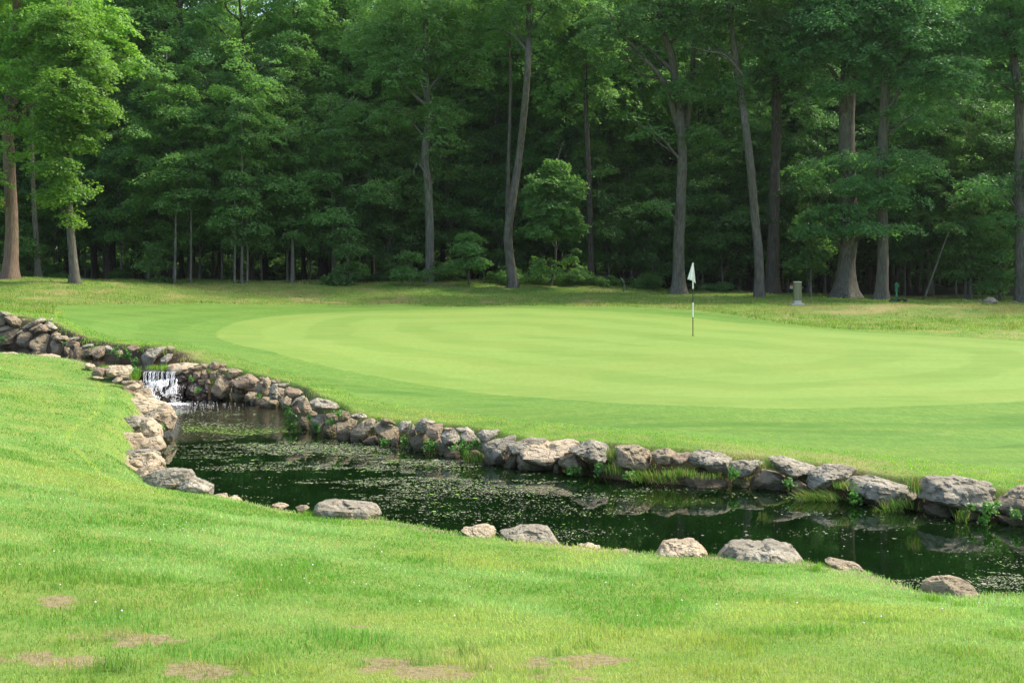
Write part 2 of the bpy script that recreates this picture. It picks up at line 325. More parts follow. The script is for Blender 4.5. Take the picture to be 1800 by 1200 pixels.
M['bark'] = bark('grey_bark', (.068, .062, .048), (.155, .142, .112), (.10, .092, .07))
M['bark_red'] = bark('red_brown_bark', (.13, .09, .065), (.24, .17, .125), (.17, .12, .09))
M['bark_pale'] = bark('pale_bark', (.08, .08, .062), (.17, .165, .13), (.115, .11, .088), .7)
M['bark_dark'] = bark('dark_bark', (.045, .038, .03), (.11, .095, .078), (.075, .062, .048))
M['leaf'] = leafmat('oak_leaves', (.070, .160, .042), (.120, .250, .062), .5)
M['leaf_mid'] = leafmat('maple_leaves', (.088, .195, .048), (.146, .290, .070), .5)
M['leaf_light'] = leafmat('sunlit_leaves', (.115, .245, .036), (.190, .35, .055), .55)  # sunshine on the left edge trees put into a brighter leaf colour
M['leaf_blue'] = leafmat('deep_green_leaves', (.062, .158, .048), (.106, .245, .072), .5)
M['leaf_far'] = leafmat('brightened_canopy_leaves', (.115, .245, .062), (.190, .360, .098), .55)  # light on the high crowns put into a paler green
M['weed'] = leafmat('weed_leaves', (.05, .15, .02), (.10, .26, .035), .4)
M['blade'] = tintmat('grass_blades', .38)
M['fleck'] = tintmat('floating_bits', .1, .7)
def water_mat(name, body, rip, sc=(6, 6, 1), wet=.02):
    m, nt, out = newmat(name); h = NT(nt); p = h.pos()
    a = h.noise(h.scale(p, sc), 1.2, 2, .5); b = h.noise(p, .7, 2)
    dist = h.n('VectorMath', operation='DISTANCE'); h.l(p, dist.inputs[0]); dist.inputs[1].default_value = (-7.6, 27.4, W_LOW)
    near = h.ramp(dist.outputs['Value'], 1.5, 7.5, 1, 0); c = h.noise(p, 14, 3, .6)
    hgt = h.math('ADD', h.math('MULTIPLY', a, rip), h.math('MULTIPLY', h.math('MULTIPLY', c, near), .9))
    col = h.mix(h.ramp(b, .4, .65), body, tuple(v * .6 for v in body))
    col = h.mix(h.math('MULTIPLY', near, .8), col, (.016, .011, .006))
    h.bsdf(out, col, wet, h.bump(hgt, 1.0, .012), .5, IOR=1.333); return m
M['water'] = water_mat('pond_water', (.0025, .011, .0018), .035)
M['water_up'] = water_mat('upper_pool_water', (.010, .010, .004), .10)
M['foam'] = plain('white_water', (.90, .89, .85), .35, .5, .05, 60)
def fall_mat():
    m, nt, out = newmat('falling_water'); h = NT(nt); b = h.n('BsdfPrincipled'); b.inputs['Base Color'].default_value = (.9, .92, .94, 1); b.inputs['Roughness'].default_value = .18
    t = h.n('BsdfTranslucent'); t.inputs[0].default_value = (.9, .92, .95, 1); mx = h.n('MixShader'); mx.inputs[0].default_value = .35; h.l(b.outputs[0], mx.inputs[1]); h.l(t.outputs[0], mx.inputs[2]); tr = h.n('BsdfTransparent'); m2 = h.n('MixShader'); m2.inputs[0].default_value = .35; h.l(mx.outputs[0], m2.inputs[1]); h.l(tr.outputs[0], m2.inputs[2]); h.l(m2.outputs[0], out.inputs[0]); return m
M['fall'] = fall_mat()
M['algae'] = plain('algae', (.09, .17, .03), .6, .3, .3, 8)
M['white'] = plain('white_paint', (.80, .80, .77), .4, .4, .03)
M['black'] = plain('black_paint', (.02, .02, .022), .4, .4, .05)
M['rust'] = plain('worn_dark_pole', (.10, .065, .04), .5, .4, .15)
M['flag'] = plain('pennant_cloth', (.90, .87, .80), .8, .1, .02)
M['olive'] = plain('olive_metal', (.17, .175, .085), .45, .4, .08)
M['lidgrey'] = plain('grey_metal', (.42, .44, .40), .4, .4, .05)
M['concrete'] = plain('concrete', (.48, .47, .43), .9, .2, .1)
M['green_paint'] = plain('green_paint', (.008, .14, .060), .35, .5, .1)
M['green_dark'] = plain('dark_green_plastic', (.018, .060, .038), .5, .4, .12)
M['orange'] = plain('orange_paint', (.75, .20, .03), .5, .3, .04)
M['darkwood'] = plain('dark_wood', (.06, .045, .032), .8, .2, .3)
M['dirt'] = plain('cup', (.01, .01, .01), .9)
# ------------------------------------------------------------------ stones
# crop origin x, y and scale of the traced outlines below; each row: crop | where | outline | material | label | depth
CROPS = {'A': (0, 540, 10), 'B': (300, 620, 8.571), 'C': (480, 660, 7.5), 'D': (680, 720, 7.5), 'E': (880, 740, 7.5), 'F': (1090, 760, 7.5), 'G': (1300, 780, 7.5), 'H': (160, 680, 6), 'K': (150, 600, 7.2), 'R': (1300, 720, 3.53), 'N': (900, 700, 3), 'M': (400, 600, 3)}
STONES = '''
A|U|0,70 70,75 170,110 190,135 90,150 0,180|grey|flat-topped pale stone on the crest at the far left end of the upper pool wall
A|U|80,160 230,150 330,190 385,240 400,330 360,360 270,355 120,230|tan|tan stone sloping down to the right, second on the upper pool wall from the left
A|U|0,185 75,185 105,250 100,300 20,330 0,320|moss|olive stone cut by the left frame edge under the flat-topped crest stone
A|U|400,350 420,290 560,200 700,180 790,215 800,240 700,290 520,380 430,370|grey|grey lens-shaped stone leaning right on the crest of the upper pool wall
A|U|385,205 490,205 480,230 400,270|tan|small dark wedge stone tucked behind the leaning grey lens-shaped stone
A|U|0,350 110,325 240,360 240,385 60,420 0,430|tan|thin brown ledge stone above the big dark mossy stone at the left frame edge
A|U|0,460 140,385 350,385 300,480 290,600 180,620 60,570 0,580|moss|big dark mossy stone at the left end of the upper pool waterline
A|U|290,460 350,400 390,400 380,440 310,480|grey|small light chip stone wedged right of the big dark mossy stone
A|U|300,600 320,500 400,410 510,400 590,440 590,500 560,640 480,650|tan|rounded tan boulder at the upper pool waterline below the leaning lens stone
A|U|520,380 640,320 700,290 740,300 640,370 600,430|tan|shadowed brown stone filling the gap under the leaning lens stone
A|U|600,450 640,370 740,310 800,290 870,350 880,410 740,440|red|broken reddish stone right of the leaning lens stone on the upper pool wall
A|U|800,280 860,250 940,320 1000,370 980,390 880,390|grey|pale shard pointing right into the turf on the upper pool wall crest
A|U|870,200 910,190 930,215 880,260 830,270|grey|small pale stone highest in the turf above the pale shard
A|U|560,560 650,470 780,460 900,520 920,700 870,790 800,780 650,740 580,640|tan|largest rounded boulder of the upper pool wall with vertical dark streaks
A|U|890,490 960,430 1060,470 1060,500 900,530|red|small reddish cap stone on top right of the largest upper pool boulder
A|U|920,530 1000,500 1150,500 1210,550 1220,600 1100,590 930,580|tan|flat brown slab above the tan block at the upper pool bend
A|U|900,600 1000,590 1120,620 1130,760 1000,800 930,740|tan|tan block at the waterline right of the largest upper pool boulder
A|U|1210,540 1330,520 1410,530 1340,580 1240,590|grey|thin pale slab in the turf right of the flat brown slab
A|U|1150,620 1260,590 1380,620 1400,690 1290,700 1170,690|red|rough reddish stone under the thin pale slab at the upper pool bend
A|U|1130,700 1180,690 1220,740 1210,800 1140,790|tan|small brown stone at the water between tan block and pink cobble
A|U|1220,740 1290,740 1300,800 1260,820 1220,800|red|small pink cobble at the waterline of the upper pool bend
A|U|1430,690 1500,650 1630,640 1640,680 1520,720|grey|pale cap stone above the dark overgrown recess of the upper pool wall
A|U|1430,720 1520,720 1620,690 1650,800 1500,870 1430,820|moss|dark overgrown stone in the recess under the pale cap stone
A|U|1300,700 1420,700 1430,830 1350,860 1300,800|moss|dark stone left of the recess in the upper pool wall
A|N|0,825 60,795 200,780 290,800 345,845 330,858 20,850|warm|pale flat rock on the near lawn edge closest to the left frame edge
A|N|600,860 700,830 860,820 1030,855 1070,915 980,912 760,885|warm|long pale flat rock on the near lawn edge of the upper pool
A|N|1450,975 1550,975 1650,1015 1640,1035 1560,1010|warm|thin pale sliver of rock left of the stone dam
K|U|95,70 230,60 245,170 150,200 90,130|tan|brown stone with weeds left of the pale upright stone on upper pool wall
K|U|250,50 300,60 345,110 310,140 255,110|grey|small pale upright stone on the crest of the overgrown upper pool wall
K|U|390,120 450,110 470,160 400,180|tan|small tan stone peeping from weeds in the upper pool wall
K|U|530,70 570,50 680,50 690,90 600,130 530,120|red|square-ended brown stone on the crest left of the long leaning slab
K|U|690,190 760,110 990,65 1000,80 930,170 860,230 730,240|grey|long grey slab leaning up to the right above the waterfall pool
K|U|1040,60 1100,60 1130,80 1080,130 1030,150|tan|small dark pointed stone right of the top of the leaning slab
K|U|940,230 1030,160 1100,165 1080,220 960,250|grey|grey stone at the water right of the foot of the leaning slab
K|D28.15|80,420 130,330 260,330 265,440 140,460|red|blocky reddish stone at the left end of the dam beside the waterfall
K|D28.1|262,350 280,310 560,305 620,380 600,420 440,445 260,455|warm|long rectangular capstone of the dam left of the waterfall
K|D28.0|440,430 580,430 595,485 480,495|tan|dark stone under the right end of the rectangular dam capstone
K|D28.9|0,275 100,290 130,320 40,345 10,340|warm|pale low stone on the turf left of the reddish dam block
K|D27.6|340,500 400,450 460,460 465,490 380,535|warm|round cream cobble under the dam left of the waterfall
K|D27.3|90,440 200,450 240,470 120,475|warm|thin cream cobble under the blocky reddish dam stone
K|D27.5|450,500 620,490 640,520 540,550 450,540|tan|flat brown stone between the cream cobble and the falls
K|D27.0|510,570 640,520 700,570 620,630 540,600|warm|tan slab stepping down left of the waterfall
K|D27.4|640,500 700,490 730,540 720,590 680,570|red|small reddish stone against the left edge of the falling water
K|D26.6|630,640 690,595 800,600 835,700 810,735 690,690|tan|angular stone with a dark face at the left foot of the waterfall
K|D26.3|560,700 640,650 790,730 700,770 560,750|warm|flat pale slab below the angular stone at the waterfall foot
K|D28.3|1050,290 1250,270 1440,290 1320,345 1190,405 1080,395 1050,350|warm|smooth flat capstone right of the waterfall lip
K|D28.25|600,385 800,365 1000,365 1130,385 1110,440 640,440|wet|dark wet sill stone the waterfall pours over
K|D28.35|640,430 900,425 900,590 820,600 680,520|wet|dark wet rock behind the left half of the falling water
K|D28.35|880,425 1130,430 1130,600 900,600|wet|dark wet rock behind the right half of the falling water
K|D28.0|800,600 960,570 990,740 860,750|wet|wet rock splitting the foam at the base of the falls
K|D28.05|950,590 1110,580 1130,730 980,740|wet|wet rock under the right side of the falls' foam
K|D28.2|1110,430 1250,405 1310,470 1280,530 1130,530|wet|wet brown stone just right of the falling water
K|D28.1|1130,520 1280,510 1300,700 1140,725|wet|wet black stone splashed by the right edge of the falls
K|D28.1|1280,600 1330,520 1440,500 1550,570 1530,700 1300,715|wet|broad black wet stone at the waterline right of the falls
B|D28.3|570,170 640,135 700,150 730,200 700,250 650,270 590,230|red|red-brown angular stone on the wall crest right of the flat capstone
B|D28.5|700,150 790,150 850,190 800,240 730,230|red|pinkish crest stone behind the red-brown angular stone
B|D28.2|720,235 800,225 870,255 860,280 790,300 720,270|red|long reddish stone below the pinkish crest stone
B|D28.1|870,240 980,240 1090,285 1050,340 960,380 900,390 850,370 800,320 860,290|tan|mottled brown stone with a pale top on the wall crest by the falls pool
B|D28.3|290,220 400,200 485,190 465,240 330,270|red|flat brown stone directly under the right end of the smooth capstone
B|D28.25|180,260 260,235 300,280 240,310 180,300|red|small brown stone under the smooth flat capstone
B|D28.4|460,165 565,165 585,230 490,240|tan|low grey-brown block between smooth capstone and red-brown angular stone
B|D28.3|255,320 330,275 345,380 270,395|red|upright rust-coloured stone above the wet stones beside the falls
B|D28.2|335,290 440,280 470,350 420,400 370,410 335,350|red|square reddish stone in the middle of the wall by the falls
B|D28.25|460,270 520,255 600,330 580,390 470,380|red|tall narrow reddish stone right of the square reddish stone
B|D28.2|600,270 690,275 705,345 600,395|tan|brown stone over the big dark rock in the falls pool corner
B|D28.2|690,290 750,280 795,320 700,340|red|small reddish wedge left of the mottled crest stone
B|D28.2|415,400 525,395 530,480 430,485|tan|small brown block above the broad black wet stone
B|D28.1|520,410 570,395 605,450 560,480 530,460|red|small pinkish cobble left of the big dark corner rock
B|D28.0|600,420 740,330 830,370 925,420 910,530 870,590 800,600 700,520 620,530|tan|big sloping dark brown rock in the corner of the falls pool
B|D28.3|600,520 700,510 800,600 800,680 600,690|wet|deeply shaded stone under the big sloping corner rock
B|L|920,410 1000,390 1090,310 1180,310 1330,410 1290,500 1270,580 1180,585 1050,510 920,485|red|large stone with a bright orange-tan top in the wall past the falls
B|L|940,520 1010,505 1090,540 1110,600 970,595|moss|oval olive-brown stone under the orange-topped stone
B|L|790,620 910,590 920,700 790,700|moss|dark squat stone at the waterline left under the orange-topped stone
B|L|900,600 1020,600 1110,640 1050,690 920,660|tan|flat brown stone at the waterline below the oval olive stone
B|L|1115,640 1160,595 1305,600 1280,650 1180,700 1120,690|tan|rounded brown stone at the water below the orange-topped stone's right end
B|L|1200,710 1250,665 1330,680 1330,750 1210,755|grey|small pale stone with a sprig of weed at the waterline
B|L|1270,540 1330,430 1400,440 1490,510 1460,640 1420,665 1330,640|tan|upright oval brown stone right of the orange-topped stone
B|L|1370,380 1450,365 1510,420 1495,500 1400,440|tan|rounded grey-brown crest stone above the upright oval stone
B|L|1340,370 1400,355 1400,390 1340,415|red|tiny reddish stone on the crest behind the orange-topped stone
B|L|1510,410 1560,405 1600,440 1520,460|grey|tiny pale stone on the crest right of the rounded crest stone
B|L|1590,390 1640,400 1645,440 1590,445|red|tiny orange stone at the turf edge of the crest
B|L|1480,590 1520,480 1600,460 1620,540 1645,690 1600,700 1500,690|grey|tall grey-brown stone with a sunlit top right of the upright oval stone
B|L|1300,760 1380,670 1500,680 1620,730 1600,820 1450,820|tan|low brown slab dipping into the water under the tall grey-brown stone
C|L|60,105 200,100 215,115 150,165 60,150|grey|flat grey capstone at the turf edge left of the cracked pink-grey stone
C|L|65,150 150,180 150,230 130,280 80,210|tan|narrow upright stone beneath the flat grey capstone
C|L|150,190 200,150 340,185 390,220 330,270 250,300 200,280 150,230|red|cracked pink-grey crest stone above the leafy weeds
C|L|60,230 140,270 110,360 60,330|tan|small shaded stone below the narrow upright stone
C|L|95,340 170,270 240,310 230,380 120,400|tan|brown rounded stone behind the hanging leafy weeds
C|L|235,385 300,300 400,260 430,300 330,345|grey|thin pale slab slanting up to the right beside the pinkish boulder
C|L|325,400 345,320 430,290 490,390 510,470 430,495 370,480|tan|pinkish rounded boulder left of the big grey boulder with flat left side
C|L|240,430 280,370 335,360 375,480 270,460|red|brown stone left of the foot of the pinkish rounded boulder
C|L|470,300 580,300 720,330 850,370 860,440 700,505 540,465 520,400 475,340|grey|big pale grey boulder with dark blotches at the turf edge by the bare patch
C|L|465,500 510,465 570,490 585,520 520,555 480,540|red|small orange-brown stone under the big blotched grey boulder
C|L|330,590 380,525 505,550 480,640 380,630|moss|dark stone at the waterline under the pinkish rounded boulder
C|L|510,570 560,520 690,510 695,590 600,690 520,690 505,620|grey|grey stone with a flat bright top under the big blotched boulder
C|L|690,510 780,490 845,490 850,590 750,580 700,560|red|light brown stone right of the bright flat-topped stone
C|L|680,590 740,575 770,640 690,660|tan|small brown stone beside the bright green fern-like weed
C|L|655,690 720,640 835,650 840,795 700,795 660,750|moss|round mossy stone at the waterline left of the big square-faced block
C|L|840,620 1000,575 1110,580 1050,680 1035,825 850,825 835,700|tan|big square-faced tan block standing in the water
C|L|1010,520 1150,495 1220,520 1245,550 1150,585 1070,575|grey|bright flat crest stone behind the big square-faced block
C|L|1025,690 1150,600 1290,560 1355,600 1310,720 1220,800 1100,810 1050,860 1030,780|tan|large round purple-grey boulder with a mossy foot
C|L|1310,640 1390,620 1480,620 1645,690 1655,790 1640,840 1550,800 1440,740 1370,770 1320,700|tan|purple-grey arched boulder right of the round one with the mossy foot
C|L|1190,870 1250,810 1350,800 1390,870 1300,890 1220,900|red|low orange-brown stone in the water between the two purple-grey boulders
C|L|1545,880 1600,810 1645,830 1640,930 1560,920|tan|small upright stone at the waterline under the arched boulder's right end
C|L|1385,800 1440,765 1530,790 1550,890 1450,910|moss|mossy stone at the water under the middle of the arched boulder
C|L|850,500 900,460 1000,480 1015,550 950,590 870,580|moss|earth-covered brown stone behind the fern-like weed
C|L|1400,610 1460,560 1560,590 1630,640 1480,630|moss|yellow-mossed stone at the turf edge above the arched boulder
D|L|135,220 190,155 325,155 290,240 270,300 180,290|grey|pale square stone on the crest right of the purple-grey boulders
D|L|370,230 440,130 490,110 640,160 655,190 600,210 520,250 490,320 430,315 380,280|grey|smooth grey humped stone, highest on the crest mid-wall
D|L|265,300 340,190 375,240 390,330 300,345|grey|smooth grey wedge leaning against the humped grey stone
D|L|505,250 530,220 640,190 740,190 745,260 710,390 620,400 550,370 510,320|red|reddish cube-shaped stone right of the smooth grey humped stone
D|L|290,400 350,345 500,310 560,390 490,530 400,540 330,470|moss|mossy dark boulder under the grey humped stone
D|L|245,440 330,440 430,540 270,540|moss|yellow-mossed low stone at the water under the mossy dark boulder
D|L|715,340 780,270 890,260 975,370 930,440 830,450 750,445 720,400|grey|oval speckled grey stone right of the reddish cube
D|L|740,240 830,235 905,250 780,275|tan|thin flat stone in the turf over the oval speckled stone
D|L|900,240 1060,230 1110,280 1165,300 970,305 920,270|grey|flat pale crest stone with a shaded underside, right of the thin flat stone
D|L|965,330 1050,290 1130,310 1215,380 1245,440 1150,440 1020,445 970,390|grey|striped grey stone above the bank of dark green weeds
D|L|1175,330 1270,265 1480,265 1495,290 1380,375 1290,405 1220,380|grey|flat grey slab jutting left on the crest near the large slanting boulder
D|L|625,410 700,390 745,445 690,485 640,460|tan|small tan stone under the reddish cube, beside a leafy weed
D|L|675,490 740,440 895,455 830,510 760,540 700,520|moss|flat olive stone beneath the oval speckled grey stone
D|L|740,580 800,510 920,460 960,500 960,630 850,650 770,620|red|smooth brown half-dome stone at the waterline below the speckled stone
D|L|1225,450 1400,380 1640,310 1710,350 1665,400 1600,500 1600,590 1480,655 1390,600 1240,530|grey|large grey boulder slanting up to the right with a bright right shoulder
D|L|1030,640 1100,550 1180,540 1310,620 1240,720 1100,720|moss|brown root-bound lump at the water below the weeds
D|L|1280,640 1380,600 1480,660 1420,720 1300,720|moss|dark low stone at the water under the large slanting grey boulder
E|L|100,310 160,280 390,230 600,240 590,290 450,310 330,330 210,420 150,410|grey|flat dark-faced slab behind the biggest light-topped boulder
E|L|75,360 120,320 190,410 160,460 90,430|red|small brown stone left of the biggest light-topped boulder
E|L|215,390 330,310 500,290 900,262 1000,265 1030,300 900,380 740,540 660,575 500,520 250,440|warm|biggest wedge-shaped boulder with a broad light top mid-wall
E|L|890,375 930,340 1100,300 1190,250 1400,310 1435,440 1330,550 1270,565 1110,500 960,430|grey|rugged pale boulder with a peaked top right of the big wedge
E|L|0,580 110,480 235,420 255,610 60,610|moss|low olive stone at the waterline left under the big wedge boulder
E|L|235,435 500,515 700,570 745,645 260,645 230,540|tan|long low tan stone under the big wedge boulder
E|L|755,560 800,480 890,420 980,440 1130,540 1245,570 1210,690 1080,720 960,680 820,610|moss|brown mossy boulder under the rugged peaked boulder
E|L|700,570 760,575 785,650 690,655|tan|small brown stone between the long low stone and mossy boulder
F|L|-90,260 -60,190 80,190 230,172 380,235 410,290 390,400 340,470 270,500 200,520 60,510 -70,430 -95,330|tan|big rounded boulder with a bright right shoulder above the long-bladed grass tuft
F|L|415,280 520,225 630,210 770,260 800,300 660,380 635,450 560,455 420,390|tan|brown boulder with a flat pale top behind the long-bladed grass tuft
F|L|650,295 800,285 920,265 880,330 865,400 780,435 700,400|red|pinkish faceted stone left of the large mottled oval boulder
F|L|895,320 960,260 1090,238 1180,243 1400,300 1490,335 1430,410 1445,550 1300,550 1150,500 950,455 905,400|grey|large mottled oval boulder over the brown ledge
F|L|1435,395 1560,385 1800,378 1895,385 1875,430 1800,535 1700,580 1560,555 1480,480|grey|boat-shaped layered boulder with an overhanging right end
F|L|850,640 960,580 1240,590 1410,640 1390,700 860,700|tan|long brown ledge stone at the water under the mottled oval boulder
F|L|1480,640 1600,590 1700,650 1680,710 1500,710|moss|dark stone in the gap beneath the boat-shaped boulder
G|L|385,250 420,200 600,180 860,183 965,280 1015,325 880,450 720,415 600,395 480,345|grey|smooth grey leaning boulder with a rounded lower left lobe
G|L|120,570 180,470 330,350 500,380 650,450 610,550 520,590 300,580|tan|broad brown boulder at the water under the leaning grey boulder
G|L|690,520 780,480 880,540 870,590 700,610|tan|small brown stone at the water right of the moss cushion
G|L|865,470 940,380 1040,310 1160,285 1400,295 1520,330 1535,360 1430,410 1300,440 1100,570 990,600 900,550|grey|dark-topped oval boulder above the reed-like grass bank
R|L|660,485 720,430 830,418 960,445 1090,490 1105,510 1060,550 960,585 870,600 780,580 700,520|grey|wide hump-backed boulder between the grass bank and the largest right-hand block
R|L|1118,510 1180,430 1300,420 1470,430 1560,460 1600,520 1565,590 1480,630 1350,600 1200,560 1120,545|grey|largest flat-topped grey block at the right end of the wall
R|L|1150,605 1230,585 1335,612 1360,670 1200,665|tan|low brown rock at the water under the largest flat-topped block
R|L|1370,640 1400,615 1490,630 1500,670 1380,670|tan|small brown rock at the water beside the leafy bush
R|L|1618,600 1680,540 1765,490 1900,480 2000,540 1960,670 1765,680 1690,670|tan|split brown boulder cut by the right frame edge
R|L|1600,655 1700,670 1770,690 1790,740 1640,730|moss|low dark rock at the water under the boulder at the right frame edge
R|N|1140,1125 1160,1080 1250,1045 1340,1050 1430,1075 1500,1130 1518,1165 1480,1185 1300,1195 1160,1165|tan|rounded brown boulder alone on the near bank at the far right
R|N|545,950 580,932 740,965 830,1010 850,1030 700,1020 600,985|tan|low flat rock sunk in the near lawn right of the biggest near boulder
N|N|733,835 800,765 900,755 960,745 1010,790 1050,835 960,862 850,858|warm|pale peaked boulder just left of the biggest near-bank boulder
N|N|1058,865 1160,775 1240,738 1340,765 1480,775 1552,855 1420,893 1280,890 1130,880|grey|biggest near-bank boulder with sloping pale top and shaded front triangle
N|N|350,772 400,766 470,780 480,795 360,790|warm|thin pale rock barely showing between the near-bank boulders
N|N|535,800 600,797 640,812 620,822 540,818|tan|sliver of brown rock flush with the near lawn edge
M|N|457,880 490,850 560,845 780,865 805,912 740,928 620,940 480,938|grey|long flat grey-brown boulder alone on the near bank left of centre
M|N|1230,990 1380,970 1410,985 1408,1058 1340,1045 1310,1005|warm|pale rock with a notched front left of the crumpled pale boulder
M|N|1433,1012 1500,985 1590,980 1640,1000 1690,985 1772,1068 1620,1075 1480,1065|grey|crumpled pale boulder with two humps on the near bank
M|N|-10,830 30,812 75,838 60,848 0,848|warm|small pale rock at the near lawn edge left of the long flat boulder
M|N|232,862 262,853 300,856 322,866 262,871|warm|tiny pale stone flush in the near lawn edge
M|N|358,872 382,864 415,866 432,876 380,882|tan|tiny tan stone touching the left end of the long flat boulder
H|N|430,130 600,120 760,175 700,245 480,220|warm|flat weathered pavement rock between near lawn and waterfall foot
H|N|480,200 620,180 760,215 640,270 500,260|warm|thin weathered rock plate above the bulging cream boulder
H|N|560,300 640,250 760,200 810,195 875,330 835,410 760,400 700,395|warm|bulging cream boulder reaching furthest into the water on the left bank
H|N|770,310 830,290 850,390 790,420|tan|dark hollow-faced stone under the bulging cream boulder
H|N|535,360 620,330 720,420 735,500 640,525 570,540 540,460|warm|cream stone with vertical grooves on the left bank
H|N|220,412 360,330 480,320 560,340 530,440 400,505 370,440 240,425|grey|brown-grey overhanging slab on the left bank by the yellow line
H|N|80,522 110,480 235,488 245,535 120,545|grey|small grey stone at the left tip of the left bank rocks
H|N|200,465 360,450 375,515 230,510|warm|thin flat stone under the overhanging brown-grey slab
H|N|235,500 340,510 480,500 550,550 555,665 430,655 350,580 250,560|warm|bright cream slab sloping down below the overhanging slab
H|N|555,560 700,520 775,635 685,690 600,665|warm|bright yellowish slanted slab at the water on the left bank
H|N|178,625 220,588 340,588 430,640 350,648 240,662|grey|low grey stone in the near lawn under the bright cream slab
H|N|262,712 350,680 620,668 700,715 650,760 420,740|grey|flat grey slab topping the rock pile above the water on the left bank
H|N|405,745 480,715 640,700 740,780 772,885 640,885 600,810 490,815|warm|speckled pale boulder with a steep water face on the left bank
H|N|435,925 500,860 625,830 645,880 590,905 500,935|tan|dark-edged brown stone below the speckled pale boulder
H|N|478,960 580,890 605,950 540,995|warm|small cream stone beside the brown angular stone on the left bank
H|N|595,935 650,900 860,875 1020,880 1062,952 880,1025 700,1035 600,1015|grey|wide flat-topped boulder with a shaded front at the left bank's lower end
H|N|915,1055 1060,955 1200,1020 1270,1042 1250,1085 980,1090|grey|low tapering rock at the last bend of the left bank
H|N|1295,1142 1420,1122 1450,1165 1330,1175|warm|small flat rock at the waterline past the tapering rock
'''
def ico_dirs(sub):
    bm = bmesh.new(); bmesh.ops.create_icosphere(bm, subdivisions=sub, radius=1)
    V = np.array([v.co[:] for v in bm.verts]); V /= np.linalg.norm(V, axis=1)[:, None]
    T = np.array([[v.index for v in f.verts] for f in bm.faces]); bm.free(); return V, T
ICO4, ICO5 = ico_dirs(4), ico_dirs(5)
def hull_planes(pts):
    bm = bmesh.new()
    for p in pts: bm.verts.new(p)
    r = bmesh.ops.convex_hull(bm, input=bm.verts[:]); bm.normal_update(); out = []
    for f in bm.faces:
        n = np.array(f.normal[:]); d = float(n @ np.array(f.verts[0].co[:]))
        if np.linalg.norm(n) > .5:
            if d < 0: n, d = -n, -d
            out.append((*n, max(d, .004)))
    bm.free(); return np.unique(np.round(np.array(out), 4), axis=0)
RIDGES = {   # front corners of the boulders whose facets read clearly: px, py, share of the depth towards the viewer
 'biggest near-bank': [(1285, 962, .25), (1345, 962, .45), (1332, 978, .62), (1352, 992, .70), (1290, 990, .55), (1300, 956, .2), (1400, 985, .45)],
 'pale peaked': [(1170, 966, .5), (1215, 957, .45), (1232, 975, .6), (1190, 982, .6), (1150, 980, .3)],
 'crumpled pale': [(900, 940, .5), (935, 935, .4), (950, 950, .6), (975, 940, .4), (960, 953, .6)],
 'biggest wedge': [(950, 782, .25), (972, 803, .62), (968, 814, .6), (918, 800, .5), (1000, 788, .35), (985, 800, .5)],
 'big rounded boulder with a bright right': [(1118, 792, .4), (1128, 806, .6), (1135, 820, .55), (1095, 790, .45), (1090, 815, .55)],
 'brown boulder with a flat pale top': [(1150, 798, .5), (1170, 796, .6), (1174, 812, .55), (1152, 812, .45)],
 'rugged pale': [(1015, 795, .5), (1040, 783, .4), (1050, 806, .6), (1062, 808, .5)],
 'long flat grey-brown': [(565, 893, .5), (600, 888, .6), (655, 892, .45), (650, 905, .5), (570, 908, .6)],
 'largest flat-topped': [(1640, 850, .45), (1700, 845, .5), (1735, 852, .4), (1730, 885, .6), (1640, 872, .6), (1690, 890, .55)],
 'wide hump-backed': [(1530, 845, .4), (1575, 855, .55), (1590, 870, .5), (1520, 870, .5), (1560, 882, .55)],
}
